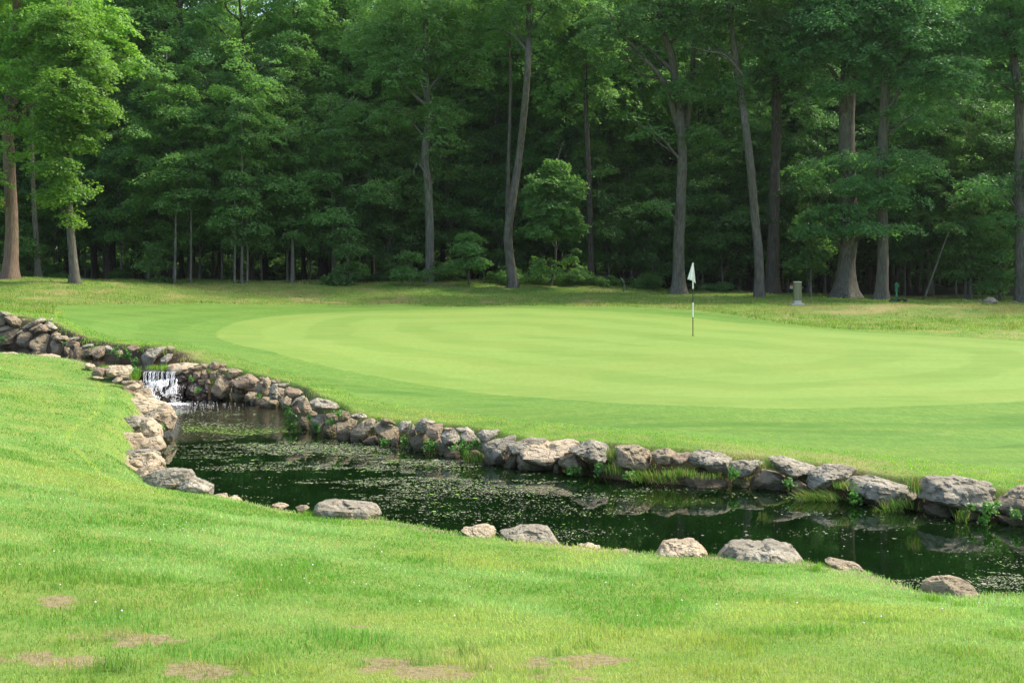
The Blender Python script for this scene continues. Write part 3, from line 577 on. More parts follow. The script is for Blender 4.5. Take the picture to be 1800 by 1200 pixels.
def stone(outl, D, mat, label, cat, thick=None, name='stone', group=None, rs=0, floor=None, sub=None):
    rg = np.random.default_rng(1000 + rs)
    o = np.array([P(x, y, D) for x, y in outl])[:, [0, 2]]; t = thick or float(np.clip(.55 * np.ptp(o, axis=0).sum(), .12, .95)); D = D + .38 * t
    o = np.array([P(x, y, D) for x, y in outl])[:, [0, 2]]; c = (o.max(0) + o.min(0)) / 2
    w, hgt = o.max(0) - o.min(0); o = o - c; c0 = c
    rings = []
    o = o * 1.07
    if len(o) > 8: o = np.delete(o, rg.integers(0, len(o), 2), axis=0)
    m_ = rg.integers(3, 5)
    for k in range(1):
        j = lambda a: rg.uniform(-a, a, len(o))
        rings.append(np.c_[o[:, 0], j(.16) * t, o[:, 1]])
        pk = rg.permutation(len(o))[:m_]; sc = rg.uniform(.45, .9, m_); rings.append(np.c_[o[pk, 0] * sc, -t * rg.uniform(.25, .6, m_), o[pk, 1] * sc - .10 * hgt])
        rings.append(np.c_[rg.uniform(-.25, .25, 2) * w, -t * rg.uniform(.4, .62, 2), rg.uniform(-.3, .1, 2) * hgt])
        rings.append(np.c_[o[:, 0] * .88, t * .42 + j(.1) * t, o[:, 1] * .93 ])
    for key, fr in RIDGES.items():
        if label.startswith(key):
            rings = [rings[0] * [1, .5, 1], rings[-1]]; a = np.array([P(x, y, D) for x, y, _ in fr])[:, [0, 2]] - c0; rings.append(np.c_[a[:, 0], -t * np.array([f[2] for f in fr]), a[:, 1]])
    pl = hull_planes(np.concatenate(rings)); V, T = ICO5 if (sub or (5 if w * F / D > 55 else 4)) == 5 else ICO4
    nd = V @ pl[:, :3].T / pl[:, 3][None]; nd = np.maximum(nd, 1e-4); pw = 70.0
    r = 1 / (nd.max(1) * .6 + .4 * np.power(np.power(nd / nd.max(1)[:, None], pw).sum(1), 1 / pw) * nd.max(1)); Q = V * r[:, None]
    s = max(w, hgt); q = Q / s
    amp = s * .030; seed = rs * 1.37
    dn = (fbm(q * 3.2 + seed, 3) - .5) * .7 + (fbm(q * 8 + seed + 9, 4) - .5) * .9 - 1.3 * sm(.53, .56, fbm(q * 3.6 + seed + 4, 3)) - .7 * sm(.55, .57, fbm(q * [9, 9, 16] + seed + 8, 3))
    lay = vnoise(np.stack([q[:, 0] * 1.5 + q[:, 2] * 1.0 + seed, q[:, 1] * 1.5, (q[:, 2] + .35 * q[:, 0]) * 9 + seed], -1)) - .5
    Q = Q + V * (amp * (dn + .35 * lay))[:, None]
    me = mesh(name, Q, T, M[mat], False); c3 = (c[0], D, c[1]); ob = link(name, me, None, c3)
    tag(ob, label, cat, group); return ob
_ny = np.array([600, 618, 655, 690, 720, 750, 790, 830, 862, 910, 955, 990, 1045, 1100]); _nd = np.array([36, 32.5, 29.0, 27, 24.5, 22.2, 20.4, 17.6, 15.6, 13.6, 12.5, 11.7, 10.5, 9.6])
STONE_FOOT = []
for i, row in enumerate([r for r in STONES.strip().split('\n')]):
    cr, mode, pts, mat, label = row.split('|'); ox, oy, s = CROPS[cr]
    outl = [(ox + float(a) / s, oy + float(b) / s) for a, b in (p.split(',') for p in pts.split())]
    xs = [p[0] for p in outl]; ys = [p[1] for p in outl]; cx = (min(xs) + max(xs)) / 2; cy = (min(ys) + max(ys)) / 2; yb = max(ys)
    if mode == 'L' or mode == 'U':
        dw, W = (Dwall(cx), W_LOW) if mode == 'L' else (Dwall_up(cx), W_UP)
        zb = -(yb - HY) / F * dw; D = dw + .02 + .38 * max(0, zb - W); ywl = HY - F * W / dw
        if yb > ywl - 14: outl = [(x, y + (9 if y > cy + (yb - cy) * .6 else 0)) for x, y in outl]      # feet under water
        grp = 'stones of the far stream wall' if mode == 'L' else 'stones of the upper pool wall'
    elif mode == 'N':
        D = float(np.interp(yb, _ny, _nd)); grp = 'rocks along the near bank'
        if cx < 315 and oy == 680: D = max(D, float(np.interp(cx, [160, 200, 300], [D, D, D])))
        outl = [(x, y + (F / D * .07 if y > cy + (yb - cy) * .5 else 0)) for x, y in outl]
        if oy == 680: outl = [(cx + (x - cx) * 1.10, cy + (y - cy) * 1.06) for x, y in outl]
    else:
        D = float(mode[1:]); outl = [(x, y + (10 if y > cy + (yb - cy) * .5 and yb > 688 else 0)) for x, y in outl]; grp = 'stones of the dam beside the waterfall'
    big = (max(xs) - min(xs)) / F * D > .45
    ob = stone(outl, D, mat, label, 'boulder' if big else 'stone', name='boulder' if big else 'stone', group=grp, rs=i)
# ------------------------------------------------------------------ ground sheet
def build_ground():
    py = np.concatenate([np.linspace(1290, 1060, 100), np.linspace(1058, 700, 260), np.linspace(698.6, 560, 150), np.linspace(559, 505, 70)])
    Y = np.concatenate([[-60, -30, -15, -8, -4, 0, 2, 3.2, 4.2]]); 
    # depth rows: even steps on the picture of a plane 2.75 m below the eye, then regular steps into the wood and on to the horizon
    rows = 2.75 * F / (py - HY); rows = rows[(rows > 4.6) & (rows < 75)]; rows = np.unique(np.round(np.concatenate([Y, np.linspace(4.3, 7.4, 110), rows, np.arange(rows.max() + .8, 100, .9), [104, 110, 120, 140, 180, 260, 400, 700, 1200]]), 4))
    ux = np.concatenate([[-6, -3.2, -2, -1.4, -1, -.8], np.linspace(-.66, -.48, 20), np.linspace(-.475, .475, 640), np.linspace(.48, .66, 20), [.8, 1, 1.4, 2, 3.2, 6]])
    wy = np.maximum(np.abs(rows) * 1.0, 5.0)
    X = ux[None] * wy[:, None]; Yg = np.repeat(rows[:, None], len(ux), 1)
    xf, yf = X.ravel(), Yg.ravel(); z, sl, su, isnear = terrain(xf, yf, True)
    sg, sf = sdist(xf, yf, GREEN), sdist(xf, yf, FRINGE)
    dstream = np.minimum(np.abs(sl), np.abs(su)); ins = (sl < 0) | (su < 0)
    nz = n2(xf, yf, 1.3, 3, 4)
    soil = np.where(ins, 1, sm(np.where(isnear, .42, .72), np.where(isnear, .10, .40), dstream + (nz - .5) * .35)) * (yf < 60)
    # bare rock-side soil on the left bank
    bank = seg_dist(xf, yf, NW[:6]); soil = np.maximum(soil, sm(.62, .44, bank + (nz - .5) * .6) * isnear)
    nzb = n2(xf, yf, .25, 13, 3)
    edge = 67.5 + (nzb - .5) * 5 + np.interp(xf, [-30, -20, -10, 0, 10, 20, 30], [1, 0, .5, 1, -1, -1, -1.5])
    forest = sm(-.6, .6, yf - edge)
    rough = ((~isnear) & (sf > 0)).astype(float)
    crest = np.exp(-(((xf - 15.2) / 3.6) ** 2 + ((yf - 50.5) / 1.9) ** 2)); z = z + .22 * crest; dryadd = crest
    z = z + (nzb - .5) * .25 * sm(50, 58, yf) + (n2(xf, yf, 1.1, 31, 3) - .5) * .16 * sm(52, 56, yf) * (1 - forest)
    dry = np.maximum(dryness(xf, yf), np.clip(crest * 1.1 - .15, 0, .7) * sm(.35, .6, nz))
    line = np.maximum((seg_dist(xf, yf, LINE1) < .035), (seg_dist(xf, yf, LINE2) < .07)).astype(float)
    nr, nc = X.shape; idx = np.arange(nr * nc).reshape(nr, nc)
    Q = np.stack([idx[:-1, :-1], idx[:-1, 1:], idx[1:, 1:], idx[1:, :-1]], -1).reshape(-1, 4)
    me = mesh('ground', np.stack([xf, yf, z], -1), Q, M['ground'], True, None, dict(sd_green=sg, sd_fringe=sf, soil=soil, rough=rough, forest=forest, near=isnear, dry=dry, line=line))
    ob = link('ground', me); tag(ob, kind='structure')
build_ground()
def gz(x, y):
    z = terrain(x, y); x = np.asarray(x, float); y = np.asarray(y, float)
    return z + .22 * np.exp(-(((x - 15.2) / 3.6) ** 2 + ((y - 50.5) / 1.9) ** 2)) + (n2(x, y, .25, 13, 3) - .5) * .25 * sm(50, 58, y)
# ------------------------------------------------------------------ water sheets
def poly_mesh(name, L, z, mat):
    bm = bmesh.new(); vs = [bm.verts.new((x, y, z)) for x, y in L]; f = bm.faces.new(vs); 
    if f.normal.z < 0: f.normal_flip()
    bmesh.ops.triangulate(bm, faces=[f]); bm.normal_update()
    for f in bm.faces:
        if f.normal.z < 0: f.normal_flip()
    me = bpy.data.meshes.new(name); bm.to_mesh(me); bm.free(); me.materials.append(mat); return link(name, me)
def grow(L, d):
    L = np.asarray(L); c = L.mean(0); n = len(L); out = []
    area = sum(L[i][0] * L[(i + 1) % n][1] - L[(i + 1) % n][0] * L[i][1] for i in range(n)); s = 1 if area > 0 else -1
    for i in range(n):
        a, b, e = L[i - 1], L[i], L[(i + 1) % n]; t1 = (b - a) / (np.linalg.norm(b - a) + 1e-9); t2 = (e - b) / (np.linalg.norm(e - b) + 1e-9)
        t = t1 + t2; t /= np.linalg.norm(t) + 1e-9; out.append(b + s * d * np.array([t[1], -t[0]]))
    return np.array(out)
tag(poly_mesh('water', grow(LOW, .14), W_LOW, M['water']), kind='structure')
tag(poly_mesh('upper_water', np.array([*map(tuple, grow(UP, .14))]), W_UP, M['water_up']), kind='structure')
# ------------------------------------------------------------------ grass blades
def blades(name, x, y, z, hgt, wid, col, lean=.35, leandir=None, mat=None):
    n = len(x); a = RNG.uniform(0, 2 * np.pi, n); wx, wy = np.cos(a) * wid / 2, np.sin(a) * wid / 2
    b = RNG.uniform(0, 2 * np.pi, n); L = hgt * np.abs(RNG.normal(0, lean, n)).clip(0, 1.3)
    lx, ly = np.cos(b) * L, np.sin(b) * L
    if leandir is not None: lx = lx + leandir[0] * hgt; ly = ly + leandir[1] * hgt
    hz = hgt * np.sqrt(np.clip(1 - (L / hgt) ** 2 * .6, .15, 1))
    V = np.zeros((n, 5, 3))
    V[:, 0] = np.stack([x - wx, y - wy, z - .01], -1); V[:, 1] = np.stack([x + wx, y + wy, z - .01], -1)
    mx, my, mz = x + lx * .35, y + ly * .35, z + hz * .55
    V[:, 2] = np.stack([mx + wx * .8, my + wy * .8, mz], -1); V[:, 3] = np.stack([mx - wx * .8, my - wy * .8, mz], -1)
    V[:, 4] = np.stack([x + lx, y + ly, z + hz], -1)
    i = np.arange(n)[:, None] * 5
    T = np.concatenate([i + np.array([[0, 1, 2]]), i + np.array([[0, 2, 3]]), i + np.array([[3, 2, 4]])])
    C = np.repeat(col, 5, 0)
    return mesh(name, V.reshape(-1, 3), T, mat or M['blade'], True, C)
def tint(x, y, base, alt, dryc, s=1.2, o=0, k=.0):
    """blade colour: patches of lighter, yellower and straw grass"""
    n = len(x); f = n2(x, y, s, 40 + o, 4); g = n2(x, y, s * .35, 60 + o, 3); w = sm(.38, .64, f)[:, None]
    c = np.array(base) * (1 - w) + np.array(alt) * w
    w2 = (sm(.50, .72, g + (f - .5) * .5)[:, None]) * .75; c = c * (1 - w2) + np.array(dryc) * w2
    c = c * RNG.uniform(.72, 1.3, (n, 1)); st = RNG.random(n) < (.06 + k); c[st] = np.array((.42, .34, .14)) * RNG.uniform(.7, 1.2, (st.sum(), 1)); return c
def near_lawn():
    D0, D1 = 4.6, 33.0; n = 520000
    u = RNG.random(n); D = D0 * (D1 / D0) ** u; th = RNG.uniform(-.445, .445, n); x, y = th * D, D
    keep = RNG.random(n) < np.clip(D / 9.0, .62, 1); x, y, D = x[keep], y[keep], D[keep]
    z, sl, su, isn = terrain(x, y, True); keep = isn & (sl > .04) & (su > .04); x, y, z, D, sl, su = (q[keep] for q in (x, y, z, D, sl, su))
    dr = dryness(x, y); bank = seg_dist(x, y, NW[:6]); nz = n2(x, y, 1.3, 3, 4)
    keep = (RNG.random(len(x)) > dr * .62) & (RNG.random(len(x)) > sm(.60, .42, bank + (nz - .5) * .6) * .92)
    x, y, z, D, sl, dr, su = (q[keep] for q in (x, y, z, D, sl, dr, su))
    edge = sm(.55, .05, np.minimum(sl, su)); clump = n2(x, y, 2.6, 77, 3); tall = sm(.48, .72, clump)
    big_ = sm(.60, .72, n2(x, y, 4.2, 123, 3)) * sm(9.5, 6, D); hg = (.018 + .020 * tall + .024 * big_ + .030 * edge * RNG.random(len(x))) * RNG.uniform(.6, 1.3, len(x)) * (1 - .3 * dr)
    wd = .0036 * np.maximum(1, D / 6.0) * RNG.uniform(.7, 1.3, len(x))
    c = tint(x, y, NB, NL, ND, 1.3, 0); fl = np.clip(dr * 1.2, 0, 1)[:, None] * .7; c = c * (1 - fl) + np.array((.36, .30, .10)) * fl
    stw = straw(x, y)[:, None] * .6 * RNG.random((len(x), 1)); c = c * (1 - stw) + np.array((.46, .40, .15)) * stw; fr = sm(10, 5.5, D) * sm(.42, .62, n2(x, y, .8, 90, 3)); c = c * (1 - .35 * fr[:, None]) + np.array((.26, .30, .04)) * .35 * fr[:, None]
    for tx, ty, tr in TUFTW:
        q = np.exp(-(((x - tx) / tr) ** 2 + ((y - ty) / (tr * .8)) ** 2)); hg = hg * (1 + 1.9 * q); qq = (q * .75)[:, None]; c = c * (1 - qq) + np.array((.085, .22, .030)) * RNG.uniform(.7, 1.3, (len(x), 1)) * qq
    ln = seg_dist(x, y, LINE1) < .045; ln &= RNG.random(len(x)) < .28; c[ln] = (.44, .58, .08)
    ob = link('lawn_grass', blades('lawn_grass', x, y, z, hg, wd, c, .75, (-.06, -.04))); tag(ob, 'short green lawn grass of the near bank with dry patches', 'grass', kind='stuff')
NB, NL, ND = (.130, .300, .040), (.290, .470, .150), (.360, .430, .095)
def far_bank():
    n = 260000; u = RNG.random(n); D = 13.5 * (46 / 13.5) ** u; th = RNG.uniform(-.445, .445, n); x, y = th * D, D
    z, sl, su, isn = terrain(x, y, True); sf = sdist(x, y, FRINGE)
    d = np.minimum(sl, su); keep = (~isn) & (sl > .32) & (su > .3) & ((sf > -.25) | (d < 1.3)) & (y < 50)
    keep &= (RNG.random(n) < np.clip(1.15 - d * .10, .35, 1))
    x, y, z, D, d, sf = (q[keep] for q in (x, y, z, D, d, sf)); lip = sm(.75, .3, d); tf = n2(x, y, 1.6, 15, 3)
    hg = (.022 + .05 * lip * sm(.35, .65, tf)) * RNG.uniform(.6, 1.4, len(x)) * np.maximum(1, D / 24); wd = .0036 * np.maximum(1, D / 7) * RNG.uniform(.7, 1.3, len(x))
    c = tint(x, y, (.15, .33, .030), (.24, .44, .05), (.42, .42, .12), 1.1, 5, .05); ln = seg_dist(x, y, LINE2) < .06; ln &= RNG.random(len(x)) < .25; c[ln] = (.40, .50, .06)
    ob = link('bank_grass', blades('bank_grass', x, y, z, hg, wd, c, .5, (-.05, -.25))); tag(ob, 'unmown grass fringe growing along the crest of the far stone wall', 'grass', kind='stuff')
def rough_grass():
    n = 210000; y = RNG.uniform(40, 70, n); x = RNG.uniform(-.46, .46, n) * y; z = gz(x, y); sf = sdist(x, y, FRINGE)
    _, sl, su, isn = terrain(x, y, True); edge = 68 + np.interp(x, [-30, -20, -10, 0, 10, 20, 30], [1, 0, .5, 1, -1, -1, -1.5])
    keep = (sf > .05) & (~isn) & (su > 1.5) & (sl > 2.5) & (y < edge); x, y, z, sf = (q[keep] for q in (x, y, z, sf))
    cl = n2(x, y, 1.1, 31, 3); tt = sm(.42, .66, cl); hg = (.04 + .08 * tt + .06 * sm(.8, .1, sf)) * RNG.uniform(.5, 1.4, len(x))
    wd = .016 * RNG.uniform(.6, 1.4, len(x)); c = tint(x, y, (.12, .245, .028), (.19, .30, .042), (.33, .31, .10), .55, 9, .08)
    mound = np.exp(-(((x - 15.2) / 3.8) ** 2 + ((y - 50.5) / 2.0) ** 2)) ; br = np.clip(mound * 1.3, 0, .85)[:, None]; c = c * (1 - br) + np.array((.36, .27, .14)) * br
    hg = hg * (1 - .5 * mound)
    ob = link('rough_grass', blades('rough_grass', x, y, z - .01, hg, wd, c, .5)); tag(ob, 'long straw-flecked rough grass on the rise before the woods', 'grass', kind='stuff')
near_lawn(); far_bank(); rough_grass()
def clover():
    pts = []; 
    for cx, cy, rx, ry, k in [(300, 935, 90, 22, 30), (150, 880, 90, 30, 12), (640, 1010, 120, 35, 12), (1000, 1060, 300, 60, 26), (450, 1010, 300, 80, 20), (1500, 1080, 250, 40, 12), (200, 1010, 200, 80, 10)]:
        for _ in range(k // 2): pts.append((random.gauss(cx, rx * .6), random.gauss(cy, ry * .6)))
    pts = [p for p in pts if 0 < p[0] < 1800 and p[1] < 1195]; w = hit(*zip(*pts)); V, T = ico_dirs(1); P_ = []
    for q in w:
        if sdist(np.array([q[0]]), np.array([q[1]]), LOW)[0] < .2: continue
        r = random.uniform(.004, .0075); P_.append((V * r * np.array([1, 1, .8]) + q + np.array([0, 0, .045]), T))
    v, t = join(P_); tag(link('clover_flowers', mesh('clover_flowers', v, t, M['white'])), 'tiny white clover flower heads scattered in the near lawn', 'clover', kind='stuff')
clover()
# ------------------------------------------------------------------ floating bits
def flecks():
    n = 420000; px = RNG.uniform(240, 1850, n); py = RNG.uniform(700, 1050, n); D = -W_LOW * F / (py - HY); x = (px - CX) / F * D; y = D
    a = n2(x, y, .8, 51, 4, 2.2); b = n2(x, y, 5.0, 71, 3, 2.2); cluster = sm(.505, .60, a * .6 + b * .4 + .01)
    reg = np.zeros(n)
    for cx, cy, rx, ry, k in [(400, 742, 110, 14, 1.6), (330, 735, 40, 20, 1.1), (560, 785, 170, 20, 1.7), (760, 822, 190, 26, 1.5), (430, 800, 150, 40, .75), (620, 850, 240, 38, .8), (900, 850, 180, 24, .7), (480, 830, 120, 28, .6), (1030, 878, 150, 24, .42), (800, 900, 200, 18, .22), (1200, 880, 160, 25, .12), (1420, 885, 60, 14, .7), (1560, 940, 300, 60, .06), (1760, 1015, 60, 22, .6), (1550, 1020, 120, 12, .3), (960, 940, 110, 12, .35)]:
        reg = np.maximum(reg, k * np.exp(-(((px - cx) / rx) ** 2 + ((py - cy) / ry) ** 2) * 1.1))
    reg = np.maximum(reg, 9 * ((np.abs(py - 757 + 3 * np.sin(px / 25)) < 5.5) & (px > 322) & (px < 506))); dens = np.clip(reg * (cluster * .95 + .10 * (reg > 1.2)), 0, 1)
    keep = (RNG.random(n) < dens * .9 + .0016) & (sdist(x, y, LOW) < -.03); x, y, D = x[keep], y[keep], D[keep]; m = len(x)
    r = RNG.uniform(.007, .019, m) * (1 + (RNG.random(m) < .04) * 1.2) * np.clip(D / 17, .8, 1.2); ang = RNG.uniform(0, 6.28, m); asp = RNG.uniform(.45, 1, m)
    V = np.zeros((m, 5, 3))
    for k in range(5):
        t = k * 2 * np.pi / 5; rr = r * RNG.uniform(.6, 1.2, m); u = np.cos(t) * rr; v = np.sin(t) * rr * asp
        V[:, k] = np.stack([x + u * np.cos(ang) - v * np.sin(ang), y + u * np.sin(ang) + v * np.cos(ang), W_LOW + .004 + .004 * RNG.random(m)], -1)
    i = np.arange(m)[:, None] * 5; T = np.concatenate([i + np.array([[0, 1, 2]]), i + np.array([[0, 2, 3]]), i + np.array([[0, 3, 4]])])
    c = np.array((.165, .19, .10)) * RNG.uniform(.45, 1.4, (m, 1)); w = RNG.random(m) < .10; c[w] = np.array((.34, .32, .24)) * RNG.uniform(.7, 1.2, (w.sum(), 1)); g = RNG.random(m) < .1; c[g] = (.2, .4, .04)
    fx_ = x / y * F + CX; fy_ = HY - W_LOW * F / y; al = (np.abs(fy_ - 757 + 3 * np.sin(fx_ / 25)) < 5.5) & (fx_ > 322) & (fx_ < 506); c[al] = np.array((.16, .26, .04)) * RNG.uniform(.7, 1.2, (al.sum(), 1))
    tag(link('duckweed', mesh('duckweed', V.reshape(-1, 3), T, M['fleck'], False, np.repeat(c, 5, 0))), 'specks of duckweed and fallen petals drifting on the dark pool', 'duckweed', kind='stuff')
flecks()
# ------------------------------------------------------------------ trees
def tube(path, radii, sides=8, wob=.06, seed=0):
    path = np.asarray(path, float); n = len(path); t = np.gradient(path, axis=0); t /= np.linalg.norm(t, axis=1)[:, None] + 1e-9
    up = np.array([0.31, .95, .05]); a = np.cross(t, up); a /= np.linalg.norm(a, axis=1)[:, None] + 1e-9; b = np.cross(t, a)
    th = np.arange(sides) * 2 * np.pi / sides; rg = np.random.default_rng(seed); rr = np.asarray(radii)[:, None] * (1 + wob * (rg.random((n, sides)) - .5) * 2)
    V = path[:, None] + rr[..., None] * (np.cos(th)[None, :, None] * a[:, None] + np.sin(th)[None, :, None] * b[:, None])
    i = np.arange(n - 1)[:, None] * sides; k = np.arange(sides)[None]; k2 = (k + 1) % sides
    Q = np.stack([i + k, i + k2, i + sides + k2, i + sides + k], -1).reshape(-1, 4); return V.reshape(-1, 3), Q
def trunk_mesh(path, r0, r1, flare=.6, sides=12, seed=0, fh=.9, lumps=.05):
    c = catmull(path, 5); L = np.concatenate([[0], np.cumsum(np.linalg.norm(np.diff(c, axis=0), axis=1))]); s = np.linspace(0, L[-1], max(14, int(L[-1] / .45)))
    c = np.stack([np.interp(s, L, c[:, k]) for k in range(3)], 1); c = np.concatenate([c[:1] - [0, 0, .4], c[:1], c[:1] + (c[1:2] - c[:1]) * .3, c[1:]]); s = np.concatenate([[-.4, 0, .13], s[1:]])
    r = r0 + (r1 - r0) * (s.clip(0) / L[-1]) ** .85; r = r * (1 + flare * np.exp(-s.clip(0) / (fh * .55)))
    V, Q = tube(c, r, sides, lumps, seed)
    # root flutes at the foot
    V = V.reshape(len(c), sides, 3); ph = np.arange(sides) * 2 * np.pi / sides; fl = 1 + (.16 * np.sin(ph * 4 + seed) + .08 * np.sin(ph * 7 + 2 * seed))[None] * np.exp(-s.clip(0) / fh)[:, None]
    V = c[:, None] + (V - c[:, None]) * fl[..., None]; return V.reshape(-1, 3), Q
def at_height(path, z):
    path = np.asarray(path); return np.array([np.interp(z, path[:, 2], path[:, k]) for k in range(3)])
def limb(p0, p1, r0, seed=0, sag=.12, twigs=0):
    rg = np.random.default_rng(seed); d = p1 - p0; L = np.linalg.norm(d); m1 = p0 + d * .35 + rg.normal(0, .06 * L, 3) + [0, 0, sag * L * .5]; m2 = p0 + d * .7 + rg.normal(0, .07 * L, 3) + [0, 0, sag * L * .4]
    c = catmull([p0, m1, m2, p1], 4); out = [tube(c, np.linspace(r0, max(.012, r0 * .18), len(c)), 5, .08, seed)]
    for k in range(twigs):
        j = rg.integers(4, len(c) - 1); q = c[j] + rg.normal(0, .28 * L, 3) * [1, 1, .45] + [0, 0, .1 * L]; out.append(tube(catmull([c[j], (c[j] + q) / 2 + rg.normal(0, .04 * L, 3), q], 3), np.linspace(r0 * .35, .008, 7), 4, .05, seed + k))
    return out
def leaves(blobs, spr, lps, size, srad=.55, flat=.22, droop=.25, seed=0, shell=.45, up=.9, grow_=1.0):
    """blobs: x,y,z,rx,ry,rz,weight. spr sprays in all, each lps leaves on a thin tilted disc"""
    rg = np.random.default_rng(seed); B = np.array([b[:6] for b in blobs], float); w = np.array([b[6] if len(b) > 6 else 1 for b in blobs]) * np.cbrt(B[:, 3] * B[:, 4] * B[:, 5]) ** 2.2
    k = rg.choice(len(B), spr, p=w / w.sum()); d = rg.normal(0, 1, (spr, 3)); d /= np.linalg.norm(d, axis=1)[:, None]; r = (shell + (1 - shell) * rg.random(spr)) ** .8
    wob = 1 + .28 * (vnoise(np.stack([d[:, 0] * 2 + k, d[:, 1] * 2 + seed, d[:, 2] * 2], -1)) - .5) * 2
    c = B[k, :3] + d * B[k, 3:6] * (r * wob)[:, None]
    nrm = np.stack([d[:, 0] * .45, d[:, 1] * .45, np.full(spr, up)], -1) + rg.normal(0, .18, (spr, 3)); nrm /= np.linalg.norm(nrm, axis=1)[:, None]
    sr = srad * rg.uniform(.6, 1.35, spr) * grow_
    n = spr * lps; j = np.repeat(np.arange(spr), lps)
    t1 = np.cross(nrm, [0.3, .2, .93]); t1 /= np.linalg.norm(t1, axis=1)[:, None]; t2 = np.cross(nrm, t1)
    a = rg.uniform(0, 2 * np.pi, n); rr = np.sqrt(rg.random(n)) * sr[j]; el = rg.uniform(.5, 1, spr)[j]
    p = c[j] + t1[j] * (np.cos(a) * rr)[:, None] + t2[j] * (np.sin(a) * rr * el)[:, None] + nrm[j] * (rg.normal(0, flat * .5, n) * sr[j])[:, None]
    p[:, 2] -= droop * rr ** 2 / sr[j].clip(.1)
    ln = nrm[j] + rg.normal(0, .42, (n, 3)); ln /= np.linalg.norm(ln, axis=1)[:, None]
    ax = rg.normal(0, 1, (n, 3)); ax -= (ax * ln).sum(1)[:, None] * ln; ax /= np.linalg.norm(ax, axis=1)[:, None]; bx = np.cross(ln, ax)
    s = size * rg.uniform(.6, 1.3, n)[:, None]; V = np.stack([p - ax * s * .5, p + bx * s * .30 + ln * s * .06, p + ax * s * .5, p - bx * s * .30 + ln * s * .06], 1)
    return V.reshape(-1, 3), np.arange(n * 4).reshape(-1, 4)
def make_tree(name, base, path, r0, r1, blobs, spr, lps, size, barkm, leafm, label, cat, group=None, seed=0, flare=.6, fh=.9, limbs=True, extra=(), sides=12, srad=.55, shell=.45, twigs=2, crown='crown', **kw):
    root = empty(name, base); tag(root, label, cat, group); path = np.asarray(path, float)
    parts = [trunk_mesh(path, r0, r1, flare, sides, seed, fh)]
    if limbs:
        for i, b in enumerate(blobs):
            q = np.array(b[:3]); hd = np.hypot(*(q[:2] - at_height(path, q[2])[:2])); z0 = np.clip(q[2] - .55 * hd - .3, path[0, 2] + 1.0, path[-1, 2]); p0 = at_height(path, z0)
            if np.linalg.norm(q - p0) > .4: parts += limb(p0, q + [0, 0, b[5] * .2], min(r0 * .42, .035 * np.linalg.norm(q - p0) + .02), seed + i, twigs=twigs)
    for e in extra: parts += e
    v, q = join(parts); link('trunk', mesh('trunk', v, q, M[barkm]), root)
    if spr:
        V, Q = leaves(blobs, spr, lps, size, srad, seed=seed + 5, shell=shell, **kw); link(crown, mesh(crown, V, Q, M[leafm], False), root)
    return root
def copy_tree(root, loc, rz, s=1.0, label=None):
    r = root.copy(); COL.objects.link(r); r.location = loc; r.rotation_euler = (0, 0, rz); r.scale = (s, s, s * 1.0)
    if label: r['label'] = label
    for ch in root.children:
        c = ch.copy(); COL.objects.link(c); c.parent = r
    return r
def px_tree(name, px, py, D, wpx, pathpx, blobpx, label, barkm='bark', leafm='leaf', cat='tree', spr=300, lps=54, size=.15, r1=None, top=None, extra_px=(), depth=0, **kw):
    """a tree traced in photo pixels: pathpx trunk points, blobpx (px, py, rx, ry, dy, weight) leaf masses, wpx trunk width"""
    X = (px - CX) / F * D; z0 = float(gz(X, D)); base = (X, D, z0); s = D / F
    path = [((x - px) * s, 0, max(0.0, -(y - HY) * s - z0) if i else 0.0) for i, (x, y) in enumerate(pathpx)]
    rg = np.random.default_rng(int(px)); path = [(p[0], rg.uniform(-.15, .15) * i, p[2]) for i, p in enumerate(path)]
    bl = [((b[0] - px) * s, b[4], -(b[1] - HY) * s - z0, b[2] * s, max(b[2] * s * .8, .8), b[3] * s, b[5] if len(b) > 5 else 1) for b in blobpx]
    r0 = wpx * s / 2; ex = []
    for L, wd in extra_px:
        pts = [((x - px) * s, dy, -(y - HY) * s - z0) for x, y, dy in L]; c = catmull(pts, 5); ex.append([tube(c, np.linspace(wd * s / 2, max(.01, wd * s * .12), len(c)), 7, .08, 3)])
    return make_tree(name, base, path, r0, r1 if r1 is not None else r0 * .5, bl, spr, lps, size, barkm, leafm, label, cat, seed=int(px) % 97, extra=ex, **kw)
# --- traced trees of the wood's edge
px_tree('oak_tree', 18, 491, 60, 25, [(18, 491), (20, 400), (19, 300), (20, 200), (21, 60), (25, -120)], [(0, 90, 70, 70, -1, 1.2), (90, 60, 70, 60, -1), (150, 110, 60, 60, -1.5, 1.2), (60, 150, 50, 40, -2), (10, 205, 50, 26, -1), (60, 250, 42, 30, -2, .7), (-60, 150, 60, 60, 0), (120, 20, 90, 60, 0), (30, -40, 110, 60, 0), (190, 50, 50, 50, .5), (215, 105, 40, 36, .5), (-10, 330, 45, 45, -1.5, .9), (-40, -60, 120, 80, 2)],
    'large reddish-barked oak at the left frame edge with sunlit yellow-green leaves', 'bark_red', 'leaf_light', spr=950, lps=60, size=.165, flare=.35, top=1)
px_tree('maple_tree', 132, 496, 58, 16, [(132, 496), (125, 430), (118, 350), (112, 250), (110, 120), (120, 0)], [(130, 175, 62, 50, -1.2, 1.3), (100, 235, 40, 40, -1), (140, 240, 45, 34, -.5), (115, 300, 50, 22, -1), (135, 335, 42, 24, -1), (100, 350, 40, 18, -.6, .8), (170, 190, 40, 30, 0), (150, 120, 60, 50, 0), (110, 60, 60, 60, 0), (128, 385, 18, 14, -.4, .8)],
    'leaning slim maple, bright leaves hanging over the rough, second trunk from left', 'bark', 'leaf_light', spr=720, lps=58, size=.145, flare=.35, srad=.5)
